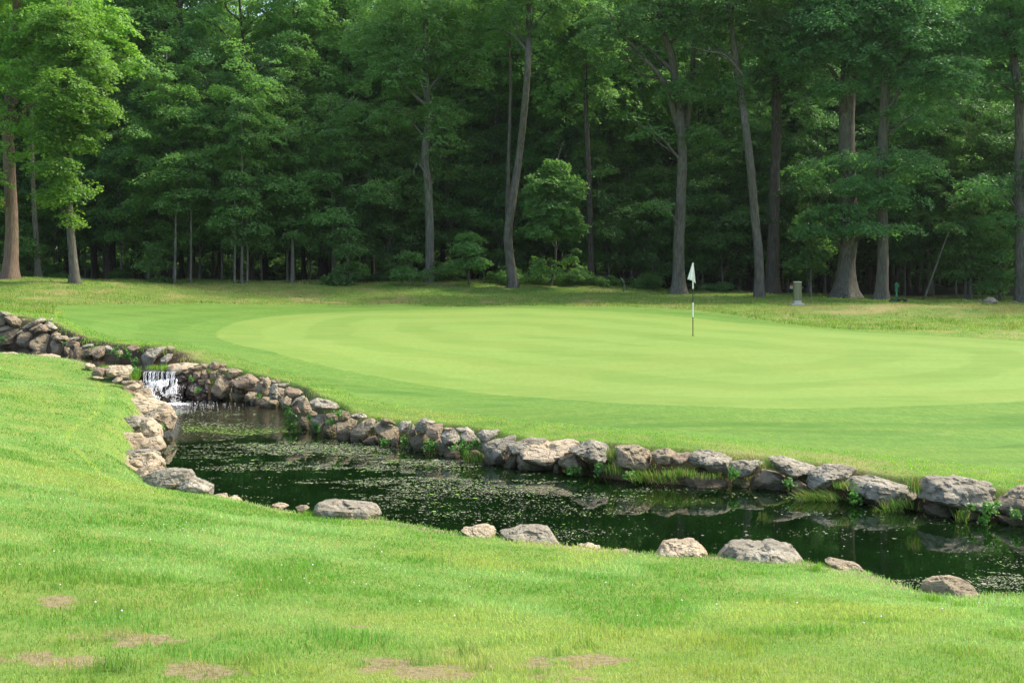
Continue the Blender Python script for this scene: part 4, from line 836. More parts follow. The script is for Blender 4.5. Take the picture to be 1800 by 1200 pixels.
px_tree('forest_tree', 68, 487, 66, 10, [(68, 487), (62, 420), (57, 330), (54, 200), (50, 40)], [(60, 120, 50, 60, 0), (40, 40, 60, 50, 0), (40, 430, 40, 22, 0, .6)], 'thin dim trunk between the reddish oak and the leaning maple', 'bark', 'leaf', spr=220, flare=.4)
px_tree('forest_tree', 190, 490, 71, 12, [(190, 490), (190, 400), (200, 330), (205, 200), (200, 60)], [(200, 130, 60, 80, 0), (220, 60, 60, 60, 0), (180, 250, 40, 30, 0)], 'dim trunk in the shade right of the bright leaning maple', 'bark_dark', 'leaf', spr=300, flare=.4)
px_tree('oak_tree', 755, 494, 66, 17, [(755, 494), (755, 400), (752, 320), (747, 280), (750, 200), (748, 90), (750, -40)], [(750, 60, 90, 70, 0, 1.2), (700, 130, 60, 45, -1), (820, 110, 60, 45, 0), (770, 200, 50, 26, -.6), (690, 200, 50, 24, 0), (740, 0, 120, 50, 0), (660, 60, 60, 50, 0), (780, 250, 40, 22, -1, .6)],
    'pale-trunked oak left of centre with a bleached dead branch curling from its bend', 'bark_pale', 'leaf_mid', spr=700, flare=.25, extra_px=[([(756, 335, -.2), (748, 305, -.5), (735, 290, -.7), (728, 310, -.8)], 4), ([(752, 310, -.3), (738, 285, -.5), (745, 272, -.7)], 3), ([(755, 190, 0), (725, 165, -.4), (700, 130, -.6), (695, 110, -.6)], 7)], shell=.4)
px_tree('forest_tree', 903, 504, 64, 17, [(903, 504), (897, 460), (893, 410), (903, 340), (913, 270), (922, 190), (928, 110), (930, 20), (932, -90)], [(940, 20, 70, 45, 0), (900, -50, 90, 50, 0), (970, -30, 80, 50, 0), (880, 60, 36, 22, 0, .5)],
    'tall slender curving trunk just right of centre rising bare to the top of the picture', 'bark', 'leaf_mid', spr=330, flare=.3, r1=.12, extra_px=[([(928, 90, 0), (905, 45, -.3), (885, 10, 0)], 5), ([(930, 60, 0), (955, 25, .3), (975, 0, 0)], 5)])
px_tree('forest_tree', 893, 497, 66.5, 8, [(893, 497), (891, 420), (893, 300), (897, 170), (896, 60), (895, -50)], [(890, 40, 50, 40, 0), (900, -30, 60, 40, 0)], 'thin straight trunk close behind the tall curving trunk', 'bark', 'leaf_mid', spr=160, flare=.3)
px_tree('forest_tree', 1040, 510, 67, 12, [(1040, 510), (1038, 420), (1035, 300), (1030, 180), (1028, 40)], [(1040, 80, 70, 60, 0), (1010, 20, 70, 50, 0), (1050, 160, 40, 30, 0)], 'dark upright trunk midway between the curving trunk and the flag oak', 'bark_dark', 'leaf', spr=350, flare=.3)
px_tree('oak_tree', 1193, 516, 62, 22, [(1193, 516), (1193, 430), (1197, 340), (1197, 250), (1190, 170), (1178, 100), (1160, 50), (1150, -30)], [(1130, 40, 70, 50, -1), (1230, 30, 80, 50, 0), (1060, 60, 50, 34, -1), (1090, 110, 44, 26, -1, .8), (1200, 165, 55, 20, -1.2, .9), (1250, 120, 50, 34, .5), (1160, -20, 110, 45, 0), (1230, 240, 44, 20, 0, .7), (1140, 240, 36, 15, -1, .6), (1150, 365, 40, 14, -1, .6)],
    'large forked oak directly behind the flagstick', 'bark', 'leaf', spr=680, flare=.75, fh=.8, extra_px=[([(1195, 235, 0), (1165, 150, -.5), (1130, 110, -1), (1090, 70, -1.3), (1065, 30, -1.4)], 12), ([(1198, 250, 0), (1215, 180, .4), (1222, 90, .6), (1228, -20, .6)], 16), ([(1140, 120, -.9), (1100, 95, -1.4), (1060, 95, -1.6)], 6), ([(1185, 270, -.2), (1150, 250, -1), (1133, 215, -1.2)], 4), ([(1222, 90, .6), (1250, 65, 0), (1290, 60, -.3)], 6)], shell=.4)
px_tree('forest_tree', 1335, 523, 60, 17, [(1335, 523), (1333, 450), (1328, 380), (1318, 300), (1308, 210), (1302, 130), (1288, 50), (1275, -50)], [(1270, 0, 80, 45, 0), (1340, 60, 60, 44, .5), (1290, 160, 44, 26, .6, .8), (1340, -20, 80, 44, 0), (1230, 60, 50, 30, 0, .7)],
    'slim grey trunk leaning left, in front of the darker thick trunk right of the flag', 'bark', 'leaf', spr=380, flare=.35, r1=.14, extra_px=[([(1304, 130, 0), (1270, 100, -.5), (1235, 95, -.8), (1205, 85, -.8)], 6)])
px_tree('oak_tree', 1357, 513, 64.5, 23, [(1357, 513), (1359, 430), (1361, 320), (1364, 200), (1365, 90), (1368, -40)], [(1390, 60, 90, 60, -1, 1.3), (1440, 20, 80, 50, -.5), (1350, 140, 50, 30, -.5), (1420, 130, 60, 36, -1), (1380, -20, 110, 50, 0), (1400, 200, 50, 22, 0, .8), (1330, 380, 60, 22, .8, .8), (1390, 330, 50, 22, .6, .8)],
    'thick dark oak trunk just behind the slim left-leaning one', 'bark_dark', 'leaf_blue', spr=800, flare=.45)
px_tree('oak_tree', 1487, 528, 61, 30, [(1487, 528), (1489, 460), (1491, 400), (1491, 250), (1490, 130), (1488, 20), (1480, -90)], [(1440, 60, 80, 55, -1.5, 1.3), (1500, 40, 80, 50, -1.5, 1.2), (1390, 110, 50, 36, -1), (1500, 110, 60, 28, -2, 1.1), (1460, 160, 50, 16, -1.5, .8), (1560, 90, 50, 40, -1), (1480, -30, 130, 60, 0), (1500, 330, 70, 14, -1.6, 1), (1540, 355, 60, 10, -1.6, 1), (1460, 372, 60, 15, -1.2, 1), (1520, 402, 70, 8, -1.6, 1.1), (1440, 405, 60, 12, -1, .9), (1500, 280, 60, 20, -1.2, .8), (1430, 300, 50, 24, 0, .8)],
    'giant oak with the widest flared base beside the utility pedestal', 'bark', 'leaf_blue', spr=1150, lps=56, flare=1.0, fh=1.1, sides=18, r1=.34, shell=.35)
px_tree('oak_tree', 1549, 527, 60, 20, [(1549, 527), (1551, 440), (1552, 300), (1552, 160), (1551, 40), (1550, -80)], [(1600, 60, 80, 60, -1, 1.2), (1640, 140, 70, 36, -1.5), (1680, 60, 60, 50, 0), (1610, 200, 60, 26, -1, .8), (1560, -20, 120, 50, 0), (1580, 140, 40, 22, -1), (1600, 290, 60, 30, 0, .8), (1570, 340, 36, 20, -.5, .6)],
    'straight grey oak trunk between the giant flared oak and the green pump post', 'bark', 'leaf_blue', spr=900, flare=.75, fh=.8, r1=.2)
px_tree('oak_tree', 1797, 531, 60, 22, [(1797, 531), (1796, 430), (1795, 300), (1791, 180), (1785, 60), (1780, -60)], [(1740, 40, 70, 50, 0), (1800, 60, 70, 50, 0), (1760, 150, 50, 30, .5), (1830, 150, 60, 50, -1), (1790, -30, 110, 50, 0), (1740, 330, 60, 26, .6, .8), (1770, 390, 60, 26, .6, .8), (1830, 300, 50, 50, 0)],
    'thick oak trunk at the right frame edge', 'bark', 'leaf_blue', spr=800, flare=.3, extra_px=[([(1790, 100, 0), (1775, 50, -.3), (1765, 0, -.4)], 9), ([(1792, 160, 0), (1750, 150, -.6), (1715, 160, -.6)], 5)])
px_tree('maple_sapling', 975, 503, 64.5, 5, [(968, 503), (975, 470), (977, 430), (970, 370), (975, 300), (990, 250)], [(975, 302, 32, 22, -.6), (950, 330, 34, 22, -1), (1000, 336, 30, 24, -1), (944, 368, 30, 20, -1), (985, 372, 38, 22, -1.2), (958, 402, 40, 20, -1.2), (1005, 405, 24, 18, -1), (1002, 450, 13, 16, -.8, .5), (955, 470, 32, 20, -.6, .5)],
    'bright green round-crowned young maple right of the tall curving trunk', 'bark', 'leaf_mid', spr=480, lps=42, size=.17, srad=.36, shell=.35, flare=.1, r1=.03)
px_tree('maple_sapling', 825, 500, 65, 4, [(825, 500), (824, 470), (826, 430)], [(822, 435, 30, 12, -.6), (835, 460, 28, 10, -.5), (812, 462, 24, 9, -.5), (826, 415, 22, 7, -.4)], 'small dark rounded sapling between the pale oak and the curving trunk', 'bark', 'leaf', spr=150, srad=.4, shell=.2, flare=.1)
px_tree('dead_tree', 583, 497, 69, 5, [(585, 497), (585, 400), (584, 330), (583, 240), (582, 184)], [(583, 330, 6, 6, 0)], 'bare dead pole trunk standing above the understory left of centre', 'bark_pale', 'leaf', spr=0, r1=.05, flare=.1, limbs=False)
px_tree('dead_sapling', 1094, 507, 63, 3, [(1096, 507), (1097, 500), (1094, 492), (1091, 488)], [(1095, 490, 3, 3, 0)], 'small bleached dead branch sticking from the ground left of the flag oak', 'bark_pale', 'leaf', spr=0, r1=.02, flare=.1, limbs=False)
px_tree('leaning_sapling', 1623, 529, 61, 4, [(1623, 529), (1640, 478), (1652, 440), (1668, 396)], [(1666, 400, 20, 8, 0)], 'thin pale sapling leaning right among the trees behind the mound', 'bark_pale', 'leaf', spr=16, r1=.03, flare=.1, limbs=False)
px_tree('forest_tree', 514, 496, 65.5, 7, [(514, 496), (514, 450), (515, 409)], [(516, 412, 8, 4, 0)], 'pale broken stub trunk at the wood edge left of centre', 'bark_pale', 'leaf', spr=8, r1=.07, flare=.2, limbs=False)
for px, y1, w, lab in [(272, 455, 4, 'pale thin stem left of the pair of thin stems'), (307, 300, 5, 'pale straight stem under the left layered foliage'), (335, 300, 4, 'thin straight stem right of the taller pale stem'), (412, 330, 4, 'left one of the close group of pale stems'), (425, 200, 5, 'tallest middle one of the close group of pale stems'), (434, 360, 4, 'right one of the close group of pale stems'), (610, 430, 6, 'short pale tapering stem standing left of the pale oak'),
                       (1697, 420, 6, 'left dark one of the twin stems near the stone pile'), (1706, 380, 6, 'right grey one of the twin stems near the stone pile'), (1758, 440, 6, 'dim stem just right of the stone pile'), (720, 470, 4, 'thin short stem left of the pale oak'), (1425, 400, 4, 'thin dark stem between the pedestal and the giant oak')]:
    D = 64 if px < 1000 else 61.2; by = 496 if px < 600 else (499 if px < 1000 else 527)
    px_tree('sapling', px, by, D + (px % 3) * .4, w, [(px, by), (px + 1, (by + y1) / 2 + 20), (px + 2, y1)], [(px, y1 + 8, 30, 10, 0), (px + 10, y1 + 40, 34, 8, 0), (px - 14, y1 + 60, 30, 8, 0), (px, y1 - 20, 24, 8, 0)], lab, 'bark_pale' if 'pale' in lab or 'grey' in lab else 'bark', 'leaf', 'sapling', spr=110, srad=.5, shell=.2, r1=.03, flare=.15)
# --- repeated kinds: layered understory beeches, high canopy trees, dark deep-wood trees, bushes
def under_blobs(H, R, seed, z0=1.6):
    rg = np.random.default_rng(seed); out = []
    n = int(H * 2.3)
    for i in range(n):
        f = i / (n - 1); z = z0 + (H - z0) * f; env = R * (1 - .72 * f ** 1.6) * (.55 + .45 * min(1, f * 4)); a = i * 2.4 + rg.uniform(-.4, .4); q = rg.uniform(.35, .8) * env
        out.append((q * math.cos(a), q * math.sin(a), z, env * .62, env * .58, .25 + .5 * rg.random(), 1))
    return out
def canopy_blobs(H, R, z0, seed, n=16):
    rg = np.random.default_rng(seed); out = []
    for i in range(n):
        f = (i + .5) / n; z = z0 + (H - z0) * f; env = R * math.sin(math.pi * (.18 + .74 * f)) ** .8; a = i * 2.4 + rg.uniform(-.5, .5); q = rg.uniform(.3, .75) * env; s = rg.uniform(.9, 1.5) * R * .36
        out.append((q * math.cos(a), q * math.sin(a), z, s, s, s * .62, 1))
    return out
def proto(name, H, R, z0, seed, kind, leafm, barkm, label, group, spr, lps=60, size=.14, r0=.2, lean=.6, **kw):
    rg = np.random.default_rng(seed); a = rg.uniform(0, 6.28); path = [(math.cos(a) * lean * (k / 6) ** 1.5 + rg.normal(0, .05 * lean), math.sin(a) * lean * (k / 6) ** 1.5 + rg.normal(0, .05 * lean), H * .93 * k / 6) for k in range(7)]; path[0] = (0, 0, 0)
    bl = under_blobs(H, R, seed, z0) if kind == 'under' else canopy_blobs(H, R, z0, seed); bl = [(b[0] + np.interp(b[2], [p[2] for p in path], [p[0] for p in path]), b[1] + np.interp(b[2], [p[2] for p in path], [p[1] for p in path]), *b[2:]) for b in bl]
    t = make_tree(name, (0, 0, 0), path, r0, r0 * .25, bl, spr, lps, size, barkm, leafm, label, 'tree', group, seed=seed, sides=8, flare=.4, **kw)
    return t
G_U = 'layered beeches of the understory'; G_C = 'tall canopy trees behind the wood edge'; G_D = 'dim trees deep in the wood'; G_B = 'bushes at the foot of the wood'
PU = [proto('beech_tree', h, r, z0, 200 + i, 'under', lm, 'bark_pale', 'slender understory beech with flat layered sprays at the wood edge', G_U, spr, 56, .135, .06, .9, srad=.55, shell=.1, twigs=1, droop=.18) for i, (h, r, z0, lm, spr) in enumerate([(9.5, 3.4, 1.5, 'leaf', 430), (11.5, 3.6, 2.0, 'leaf_mid', 480), (7.5, 3.0, 1.2, 'leaf', 330), (12.5, 3.8, 2.6, 'leaf_blue', 500), (10.5, 3.8, 1.7, 'leaf_mid', 460)])]
PC = [proto('canopy_tree', h, r, z0, 300 + i, 'canopy', lm, 'bark', 'tall tree with high hazy green crown rising behind the wood edge', G_C, spr, 54, .185, .22, 1.2, srad=.7, shell=.4, twigs=2) for i, (h, r, z0, lm, spr) in enumerate([(22, 4.6, 7, 'leaf_far', 620), (19, 4.2, 5.5, 'leaf_mid', 560), (24, 5.0, 9, 'leaf_far', 640), (20, 4.8, 6, 'leaf_far', 600)])]
PD = [proto('deep_wood_tree', h, r, z0, 400 + i, 'canopy', lm, 'bark_dark', 'dim tree standing in the shade deep inside the wood', G_D, spr, 48, .24, .17, .8, srad=.8, shell=.3, twigs=1) for i, (h, r, z0, lm, spr) in enumerate([(17, 4.4, 2.6, 'leaf_mid', 480), (19, 4.6, 3.4, 'leaf_far', 500), (15, 4.0, 2.2, 'leaf_mid', 440)])]  # paler leaf colours lift the shade inside the wood
def bush(seed, R, H, lm, spr):
    rg = np.random.default_rng(seed); bl = [(rg.normal(0, R * .35), rg.normal(0, R * .3), H * rg.uniform(.3, .7), R * .5, R * .45, H * .38, 1) for _ in range(7)]
    return make_tree('bush', (0, 0, 0), [(0, 0, 0), (.05, 0, H * .3), (0, .03, H * .6)], .03, .012, bl, spr, 50, .10, 'bark', lm, 'low leafy bush in the shade at the foot of the wood', 'bush', G_B, seed=seed, sides=6, srad=.3, shell=.3, flare=.1)
PB = [bush(501, 1.5, 1.0, 'leaf_mid', 110), bush(502, 1.1, 1.5, 'leaf', 120), bush(503, 2.0, .8, 'leaf', 130)]
_used = set()
def place(kind, x, y, rz, s=1.0, label=None):
    p = kind; z = float(gz(x, y)) - .03
    if p.name not in _used:
        _used.add(p.name); p.location = (x, y, z); p.rotation_euler = (0, 0, rz); p.scale = (s, s, s)
        if label: p['label'] = label
        return p
    return copy_tree(p, (x, y, z), rz, s, label)
rs = random.Random(5)
# understory front: (px, D, kind, scale)
for px, D, k, s in [(215, 69, 3, 1), (262, 68.5, 0, 1.0), (305, 68, 1, 1.05), (350, 70, 3, 1.1), (390, 68.5, 4, 1.05), (425, 67.5, 1, 1.12), (460, 69.5, 3, 1.1), (505, 69, 1, 1.1), (545, 70.5, 4, 1.0), (590, 69, 0, 1.05), (640, 69.5, 4, 1), (680, 68.5, 2, 1.0), (715, 70, 1, .95), (795, 70.5, 0, 1.0), (850, 71, 3, .9), (880, 69.5, 2, .8), (935, 71, 0, .9), (1010, 70.5, 3, .9), (1070, 69, 2, 1.0), (1110, 70, 0, 1.0), (1150, 68, 2, .9), (1235, 68, 0, 1.0), (1270, 67, 2, 1.05), (1300, 69, 3, 1.0), (1385, 68, 0, .95), (1420, 66, 2, .95), (1450, 68, 3, 1), (1590, 67, 3, .95), (1640, 66, 0, 1.0), (1680, 65.5, 4, 1.0), (1720, 66.5, 3, 1.05), (1765, 66, 0, 1.0), (1810, 67, 1, 1.05), (1850, 65, 0, 1), (20, 69, 2, .9), (95, 69.5, 0, .9), (150, 71, 3, 1), (-40, 68, 1, 1)]:
    place(PU[k], (px - CX) / F * D, D, rs.uniform(0, 6.28), s * rs.uniform(.93, 1.06))
# high canopy rows
for r, (y, st) in enumerate([(73.5, 5.4), (79, 5.2), (85.5, 5.6)]):
    x = -.50 * y + rs.uniform(0, 3)
    while x < .50 * y:
        place(PC[rs.randrange(4)], x + rs.uniform(-.9, .9), y + rs.uniform(-1.5, 1.5), rs.uniform(0, 6.28), rs.uniform(.9, 1.12) * (.74 if -.245 < x / y < -.12 else 1.0)); x += st
# deep wood: fills the shade below the canopy
for r, (y, st) in enumerate([(74, 4.3), (78, 4.3), (83, 4.6), (89, 4.8), (96, 5.2)]):
    x = -.48 * y + rs.uniform(0, 3)
    while x < .48 * y:
        place(PD[rs.randrange(3)], x + rs.uniform(-1.2, 1.2), y + rs.uniform(-1.6, 1.6), rs.uniform(0, 6.28), rs.uniform(.85, 1.15)); x += st
# trees past the right and left of the picture that shade the back right corner
for x, y in [(33, 62), (38, 55), (42, 64), (36, 70), (-34, 64), (-40, 70)]: place(PC[rs.randrange(4)], x, y, rs.uniform(0, 6.28), 1.0)
for px, D, k, s in [(780, 66.5, 0, 1.0), (885, 65.5, 0, .9), (955, 66, 2, .8), (1010, 65.5, 0, .95), (700, 67, 1, .8), (660, 68, 2, .7), (1060, 66, 2, .8), (1150, 65, 1, .7), (1130, 66, 0, .8), (85, 68.5, 1, .8), (110, 67.5, 2, .5), (210, 68.5, 0, .6), (1255, 66, 2, .7), (30, 67.5, 2, .6)]:
    place(PB[k], (px - CX) / F * D, D, rs.uniform(0, 6.28), s)

def far_wood():
    rg = np.random.default_rng(77); bl = [(rg.uniform(-75, 75), rg.uniform(101, 112), rg.uniform(-1, 17), 4, 3, 3, .6) for _ in range(150)] + [(x, 103 + rg.uniform(-1, 1), rg.uniform(-.5, 2.5), 3.2, 2, 2, 2.5) for x in np.arange(-72, 72, 2)] + [(x, 98.5 + rg.uniform(-.6, .6), rg.uniform(-1.2, .6), 2.6, 1.5, 1.2, 4) for x in np.arange(-60, 60, 2)]
    V, Q = leaves(bl, 10500, 34, .5, 1.3, seed=78, shell=.05); tag(link('far_wood', mesh('far_wood', V, Q, M['leaf_mid'], False)), 'unbroken mass of foliage in the depth of the wood', 'wood', kind='stuff')
far_wood()
# ------------------------------------------------------------------ small things
def bm_obj(name, fn, mat, parent=None, loc=(0, 0, 0), smooth=False):
    bm = bmesh.new(); fn(bm); me = bpy.data.meshes.new(name); bm.normal_update(); bm.to_mesh(me); bm.free(); me.materials.append(M[mat])
    if smooth: me.polygons.foreach_set('use_smooth', [True] * len(me.polygons))
    return link(name, me, parent, loc)
def box(bm, c, s, bev=.0):
    r = bmesh.ops.create_cube(bm, size=1); vs = r['verts']
    for v in vs: v.co = Vector((v.co.x * s[0] + c[0], v.co.y * s[1] + c[1], v.co.z * s[2] + c[2]))
    if bev: bmesh.ops.bevel(bm, geom=list({e for v in vs for e in v.link_edges}), offset=bev, segments=2, affect='EDGES', profile=.6)
def cyl(bm, c, r, z0, z1, seg=16, r2=None):
    r_ = bmesh.ops.create_cone(bm, cap_ends=True, segments=seg, radius1=r, radius2=r if r2 is None else r2, depth=z1 - z0)
    for v in r_['verts']: v.co = Vector((v.co.x + c[0], v.co.y + c[1], v.co.z + (z0 + z1) / 2))
def ground_at(px, py): return tuple(float(v) for v in hit(px, py, 12, 80)[0])
fx, fy, fz = ground_at(1218, 590); fs = fy / F
fl = empty('flagstick', (fx, fy, fz)); tag(fl, 'black and white striped golf flagstick with a limp cream pennant on the green', 'flagstick')
H_ = lambda y: (590 - y) * fs
bm_obj('pole_section', lambda b: cyl(b, (0, 0), .014, -.1, H_(557), 12), 'rust', fl)
bm_obj('pole_section', lambda b: cyl(b, (0, 0), .019, H_(557), H_(531.5), 12), 'white', fl)
bm_obj('pole_section', lambda b: cyl(b, (0, 0), .015, H_(531.5), H_(507.5), 12), 'black', fl)
bm_obj('pole_section', lambda b: cyl(b, (0, 0), .019, H_(507.5), H_(462), 12), 'white', fl)
bm_obj('cup', lambda b: cyl(b, (0, 0), .054, .003, .008, 20), 'dirt', fl)
def pennant():
    n, m = 14, 16; V = []
    for i in range(n + 1):
        t = i / n                                  # top to bottom along the stick
        for j in range(m + 1):
            u = j / m; x0 = (-.02 - .135 * t * 1.05) ; x1 = .015 + .055 * t ; zt = H_(462) - .02; zb = np.interp(u, [0, .75, 1], [.455, .51, .585])
            V.append((x0 + (x1 - x0) * u, .035 * math.sin(u * 9 + t * 1.5) * t - .022, zt - zb * t))
    I = np.arange((n + 1) * (m + 1)).reshape(n + 1, m + 1); Q = np.stack([I[:-1, :-1], I[1:, :-1], I[1:, 1:], I[:-1, 1:]], -1).reshape(-1, 4)
    ob = link('flag', mesh('flag', V, Q, M['flag']), fl); md = ob.modifiers.new('cloth', 'SOLIDIFY'); md.thickness = .004
pennant()
# utility pedestal
px_, py_ = 1401.5, 536; x, y, z = ground_at(px_, py_); s = y / F
u = empty('utility_pedestal', (x, y, z)); tag(u, 'olive metal utility pedestal on a small concrete pad beside the giant oak', 'utility box')
bm_obj('pad', lambda b: box(b, (0, 0, .025), (23 * s, .5, .09), .01), 'concrete', u); bm_obj('plinth', lambda b: box(b, (0, 0, .13), (12 * s, .28, .14), .01), 'concrete', u)
bm_obj('cabinet', lambda b: box(b, (0, 0, .20 + 15.5 * s), (12.6 * s, .30, 31 * s), .012), 'olive', u); bm_obj('lid', lambda b: box(b, (0, 0, .215 + 31.5 * s), (13.4 * s, .33, .045), .01), 'lidgrey', u)
bm_obj('seam', lambda b: box(b, (0, -.152, .20 + 15 * s), (.008, .01, 28 * s)), 'lidgrey', u)
# orange and white marker sign in the shade behind
x, y = (1391 - CX) / F * 66, 66.0; z = float(gz(x, y)); s = y / F; u = empty('marker_sign', (x, y, z)); zc = lambda p: -(p - HY) * s - z
tag(u, 'small orange and white marker sign left behind the utility pedestal', 'sign')
bm_obj('post', lambda b: cyl(b, (0, .03), .02, 0, zc(499), 8), 'darkwood', u); bm_obj('orange_panel', lambda b: box(b, (0, 0, zc(500.5)), (5.2 * s, .03, 3.2 * s), .004), 'orange', u); bm_obj('white_panel', lambda b: box(b, (0, 0, zc(505)), (5.6 * s, .03, 5.4 * s), .004), 'white', u)
x, y = (1411 - CX) / F * 66, 66.0; z = float(gz(x, y)); u = empty('marker_sign', (x, y, z)); tag(u, 'tiny grey-green marker plate right behind the utility pedestal', 'sign')
bm_obj('post', lambda b: cyl(b, (0, .03), .015, 0, zc(505), 8), 'darkwood', u); bm_obj('plate', lambda b: box(b, (0, 0, zc(505)), (3.4 * s, .03, 3.6 * s), .004), 'green_dark', u); bm_obj('label_strip', lambda b: box(b, (0, -.02, zc(504.6)), (2.6 * s, .012, 1.0 * s)), 'lidgrey', u)
# green pump post
x, y = (1575.5 - CX) / F * 58, 58.0; z = float(gz(x, y)); s = y / F; u = empty('ball_washer', (x, y, z)); zc = lambda p: -(p - HY) * s - z
tag(u, 'slim bright green pump post standing behind the dry mound', 'ball washer'); 
bm_obj('post', lambda b: cyl(b, (.01, 0), .045, 0, zc(512), 14, .042), 'green_paint', u, smooth=True); bm_obj('housing', lambda b: (cyl(b, (0, 0), .062, zc(513), zc(505), 16), cyl(b, (.0, 0), .078, zc(505), zc(498.5), 16), cyl(b, (0, 0), .078, zc(498.5), zc(497), 16, .03)), 'green_paint', u)
bm_obj('handle', lambda b: (cyl(b, (0, 0), .014, zc(497), zc(495.4), 10), cyl(b, (0, 0), .03, zc(495.6), zc(494.6), 12)), 'green_dark', u); bm_obj('tray', lambda b: box(b, (.06, -.06, zc(502)), (.10, .09, .14), .01), 'green_paint', u)
x, y = (1570 - CX) / F * 56.5, 56.5; z = float(gz(x, y)); s = y / F; u = empty('valve_box', (x, y, z)); zc = lambda p: -(p - HY) * s - z
tag(u, 'low dark green rounded box left against the green pump post', 'box')
def vb(b):
    box(b, (0, 0, zc(531)), (11.5 * s, .3, 12 * s)); 
    bmesh.ops.bevel(b, geom=[e for e in b.edges if abs(e.verts[0].co.z - e.verts[1].co.z) < .01 and e.verts[0].co.z > zc(531) and abs(e.verts[0].co.x - e.verts[1].co.x) < .01], offset=.07, segments=4, affect='EDGES')
bm_obj('body', vb, 'green_dark', u); bm_obj('panel', lambda b: box(b, (0, -.155, zc(531)), (6.5 * s, .012, 7.5 * s), .004), 'green_dark', u)
x, y = (1585.5 - CX) / F * 56.8, 56.8; z = float(gz(x, y)); u = empty('boot_scraper', (x, y, z)); tag(u, 'low dark wooden block stand right of the dark green box', 'stand')
bm_obj('top', lambda b: box(b, (0, 0, .15), (.40, .28, .06), .01), 'darkwood', u)
for dx in (-.13, .14): bm_obj('leg', lambda b: box(b, (dx, 0, .05), (.09, .24, .13), .01), 'darkwood', u)
# stone pile and pebbles under the right-hand trees
for i, (px, py, D, w, h, mat, lab) in enumerate([(1740, 536, 57.5, 24, 12, 'grey', 'largest pale lichen-covered stone of the pile under the right-hand trees'), (1722, 531, 58.2, 6, 7, 'tan', 'small upright yellowish stone left of the largest pile stone'), (1695, 533, 58.4, 13, 5, 'tan', 'flat dark stone at the foot of the twin stems'), (1721, 539, 56.4, 7, 4, 'warm', 'small pale pebble in front of the stone pile'), (1676, 537, 57.6, 3, 2.5, 'warm', 'tiny pale pebble left of the twin stems'), (1778, 538, 56.5, 4, 3, 'warm', 'tiny pale pebble right of the stone pile'), (1712, 531, 59, 10, 5, 'moss', 'low mossy stone left behind the pile'), (1783, 530, 59, 16, 6, 'moss', 'low mossy stone by the right frame-edge oak')]):
    X = (px - CX) / F * D; zb = float(gz(X, D)); yb = HY - zb * F / D + 1.5; o = [(px - w / 2, yb), (px - w * .42, yb - h * .6), (px - w * .1, yb - h), (px + w * .25, yb - h * .92), (px + w * .5, yb - h * .4), (px + w * .48, yb)]
    stone(o, D, mat, lab, 'stone', group='stones under the right-hand trees', rs=400 + i)
for i, (px, py, w, h, lab) in enumerate([(145, 486, 9, 5, 'grey stone at the tree line left of the leaning maple'), (49, 486, 8, 4, 'grey stone between the reddish oak and the thin trunk')]):
    D = 65.5; X = (px - CX) / F * D; zb = float(gz(X, D)); yb = HY - zb * F / D + 1; o = [(px - w / 2, yb), (px - w * .3, yb - h), (px + w * .3, yb - h * .9), (px + w / 2, yb)]
    stone(o, D, 'grey', lab, 'stone', group='stones at the tree line', rs=440 + i)
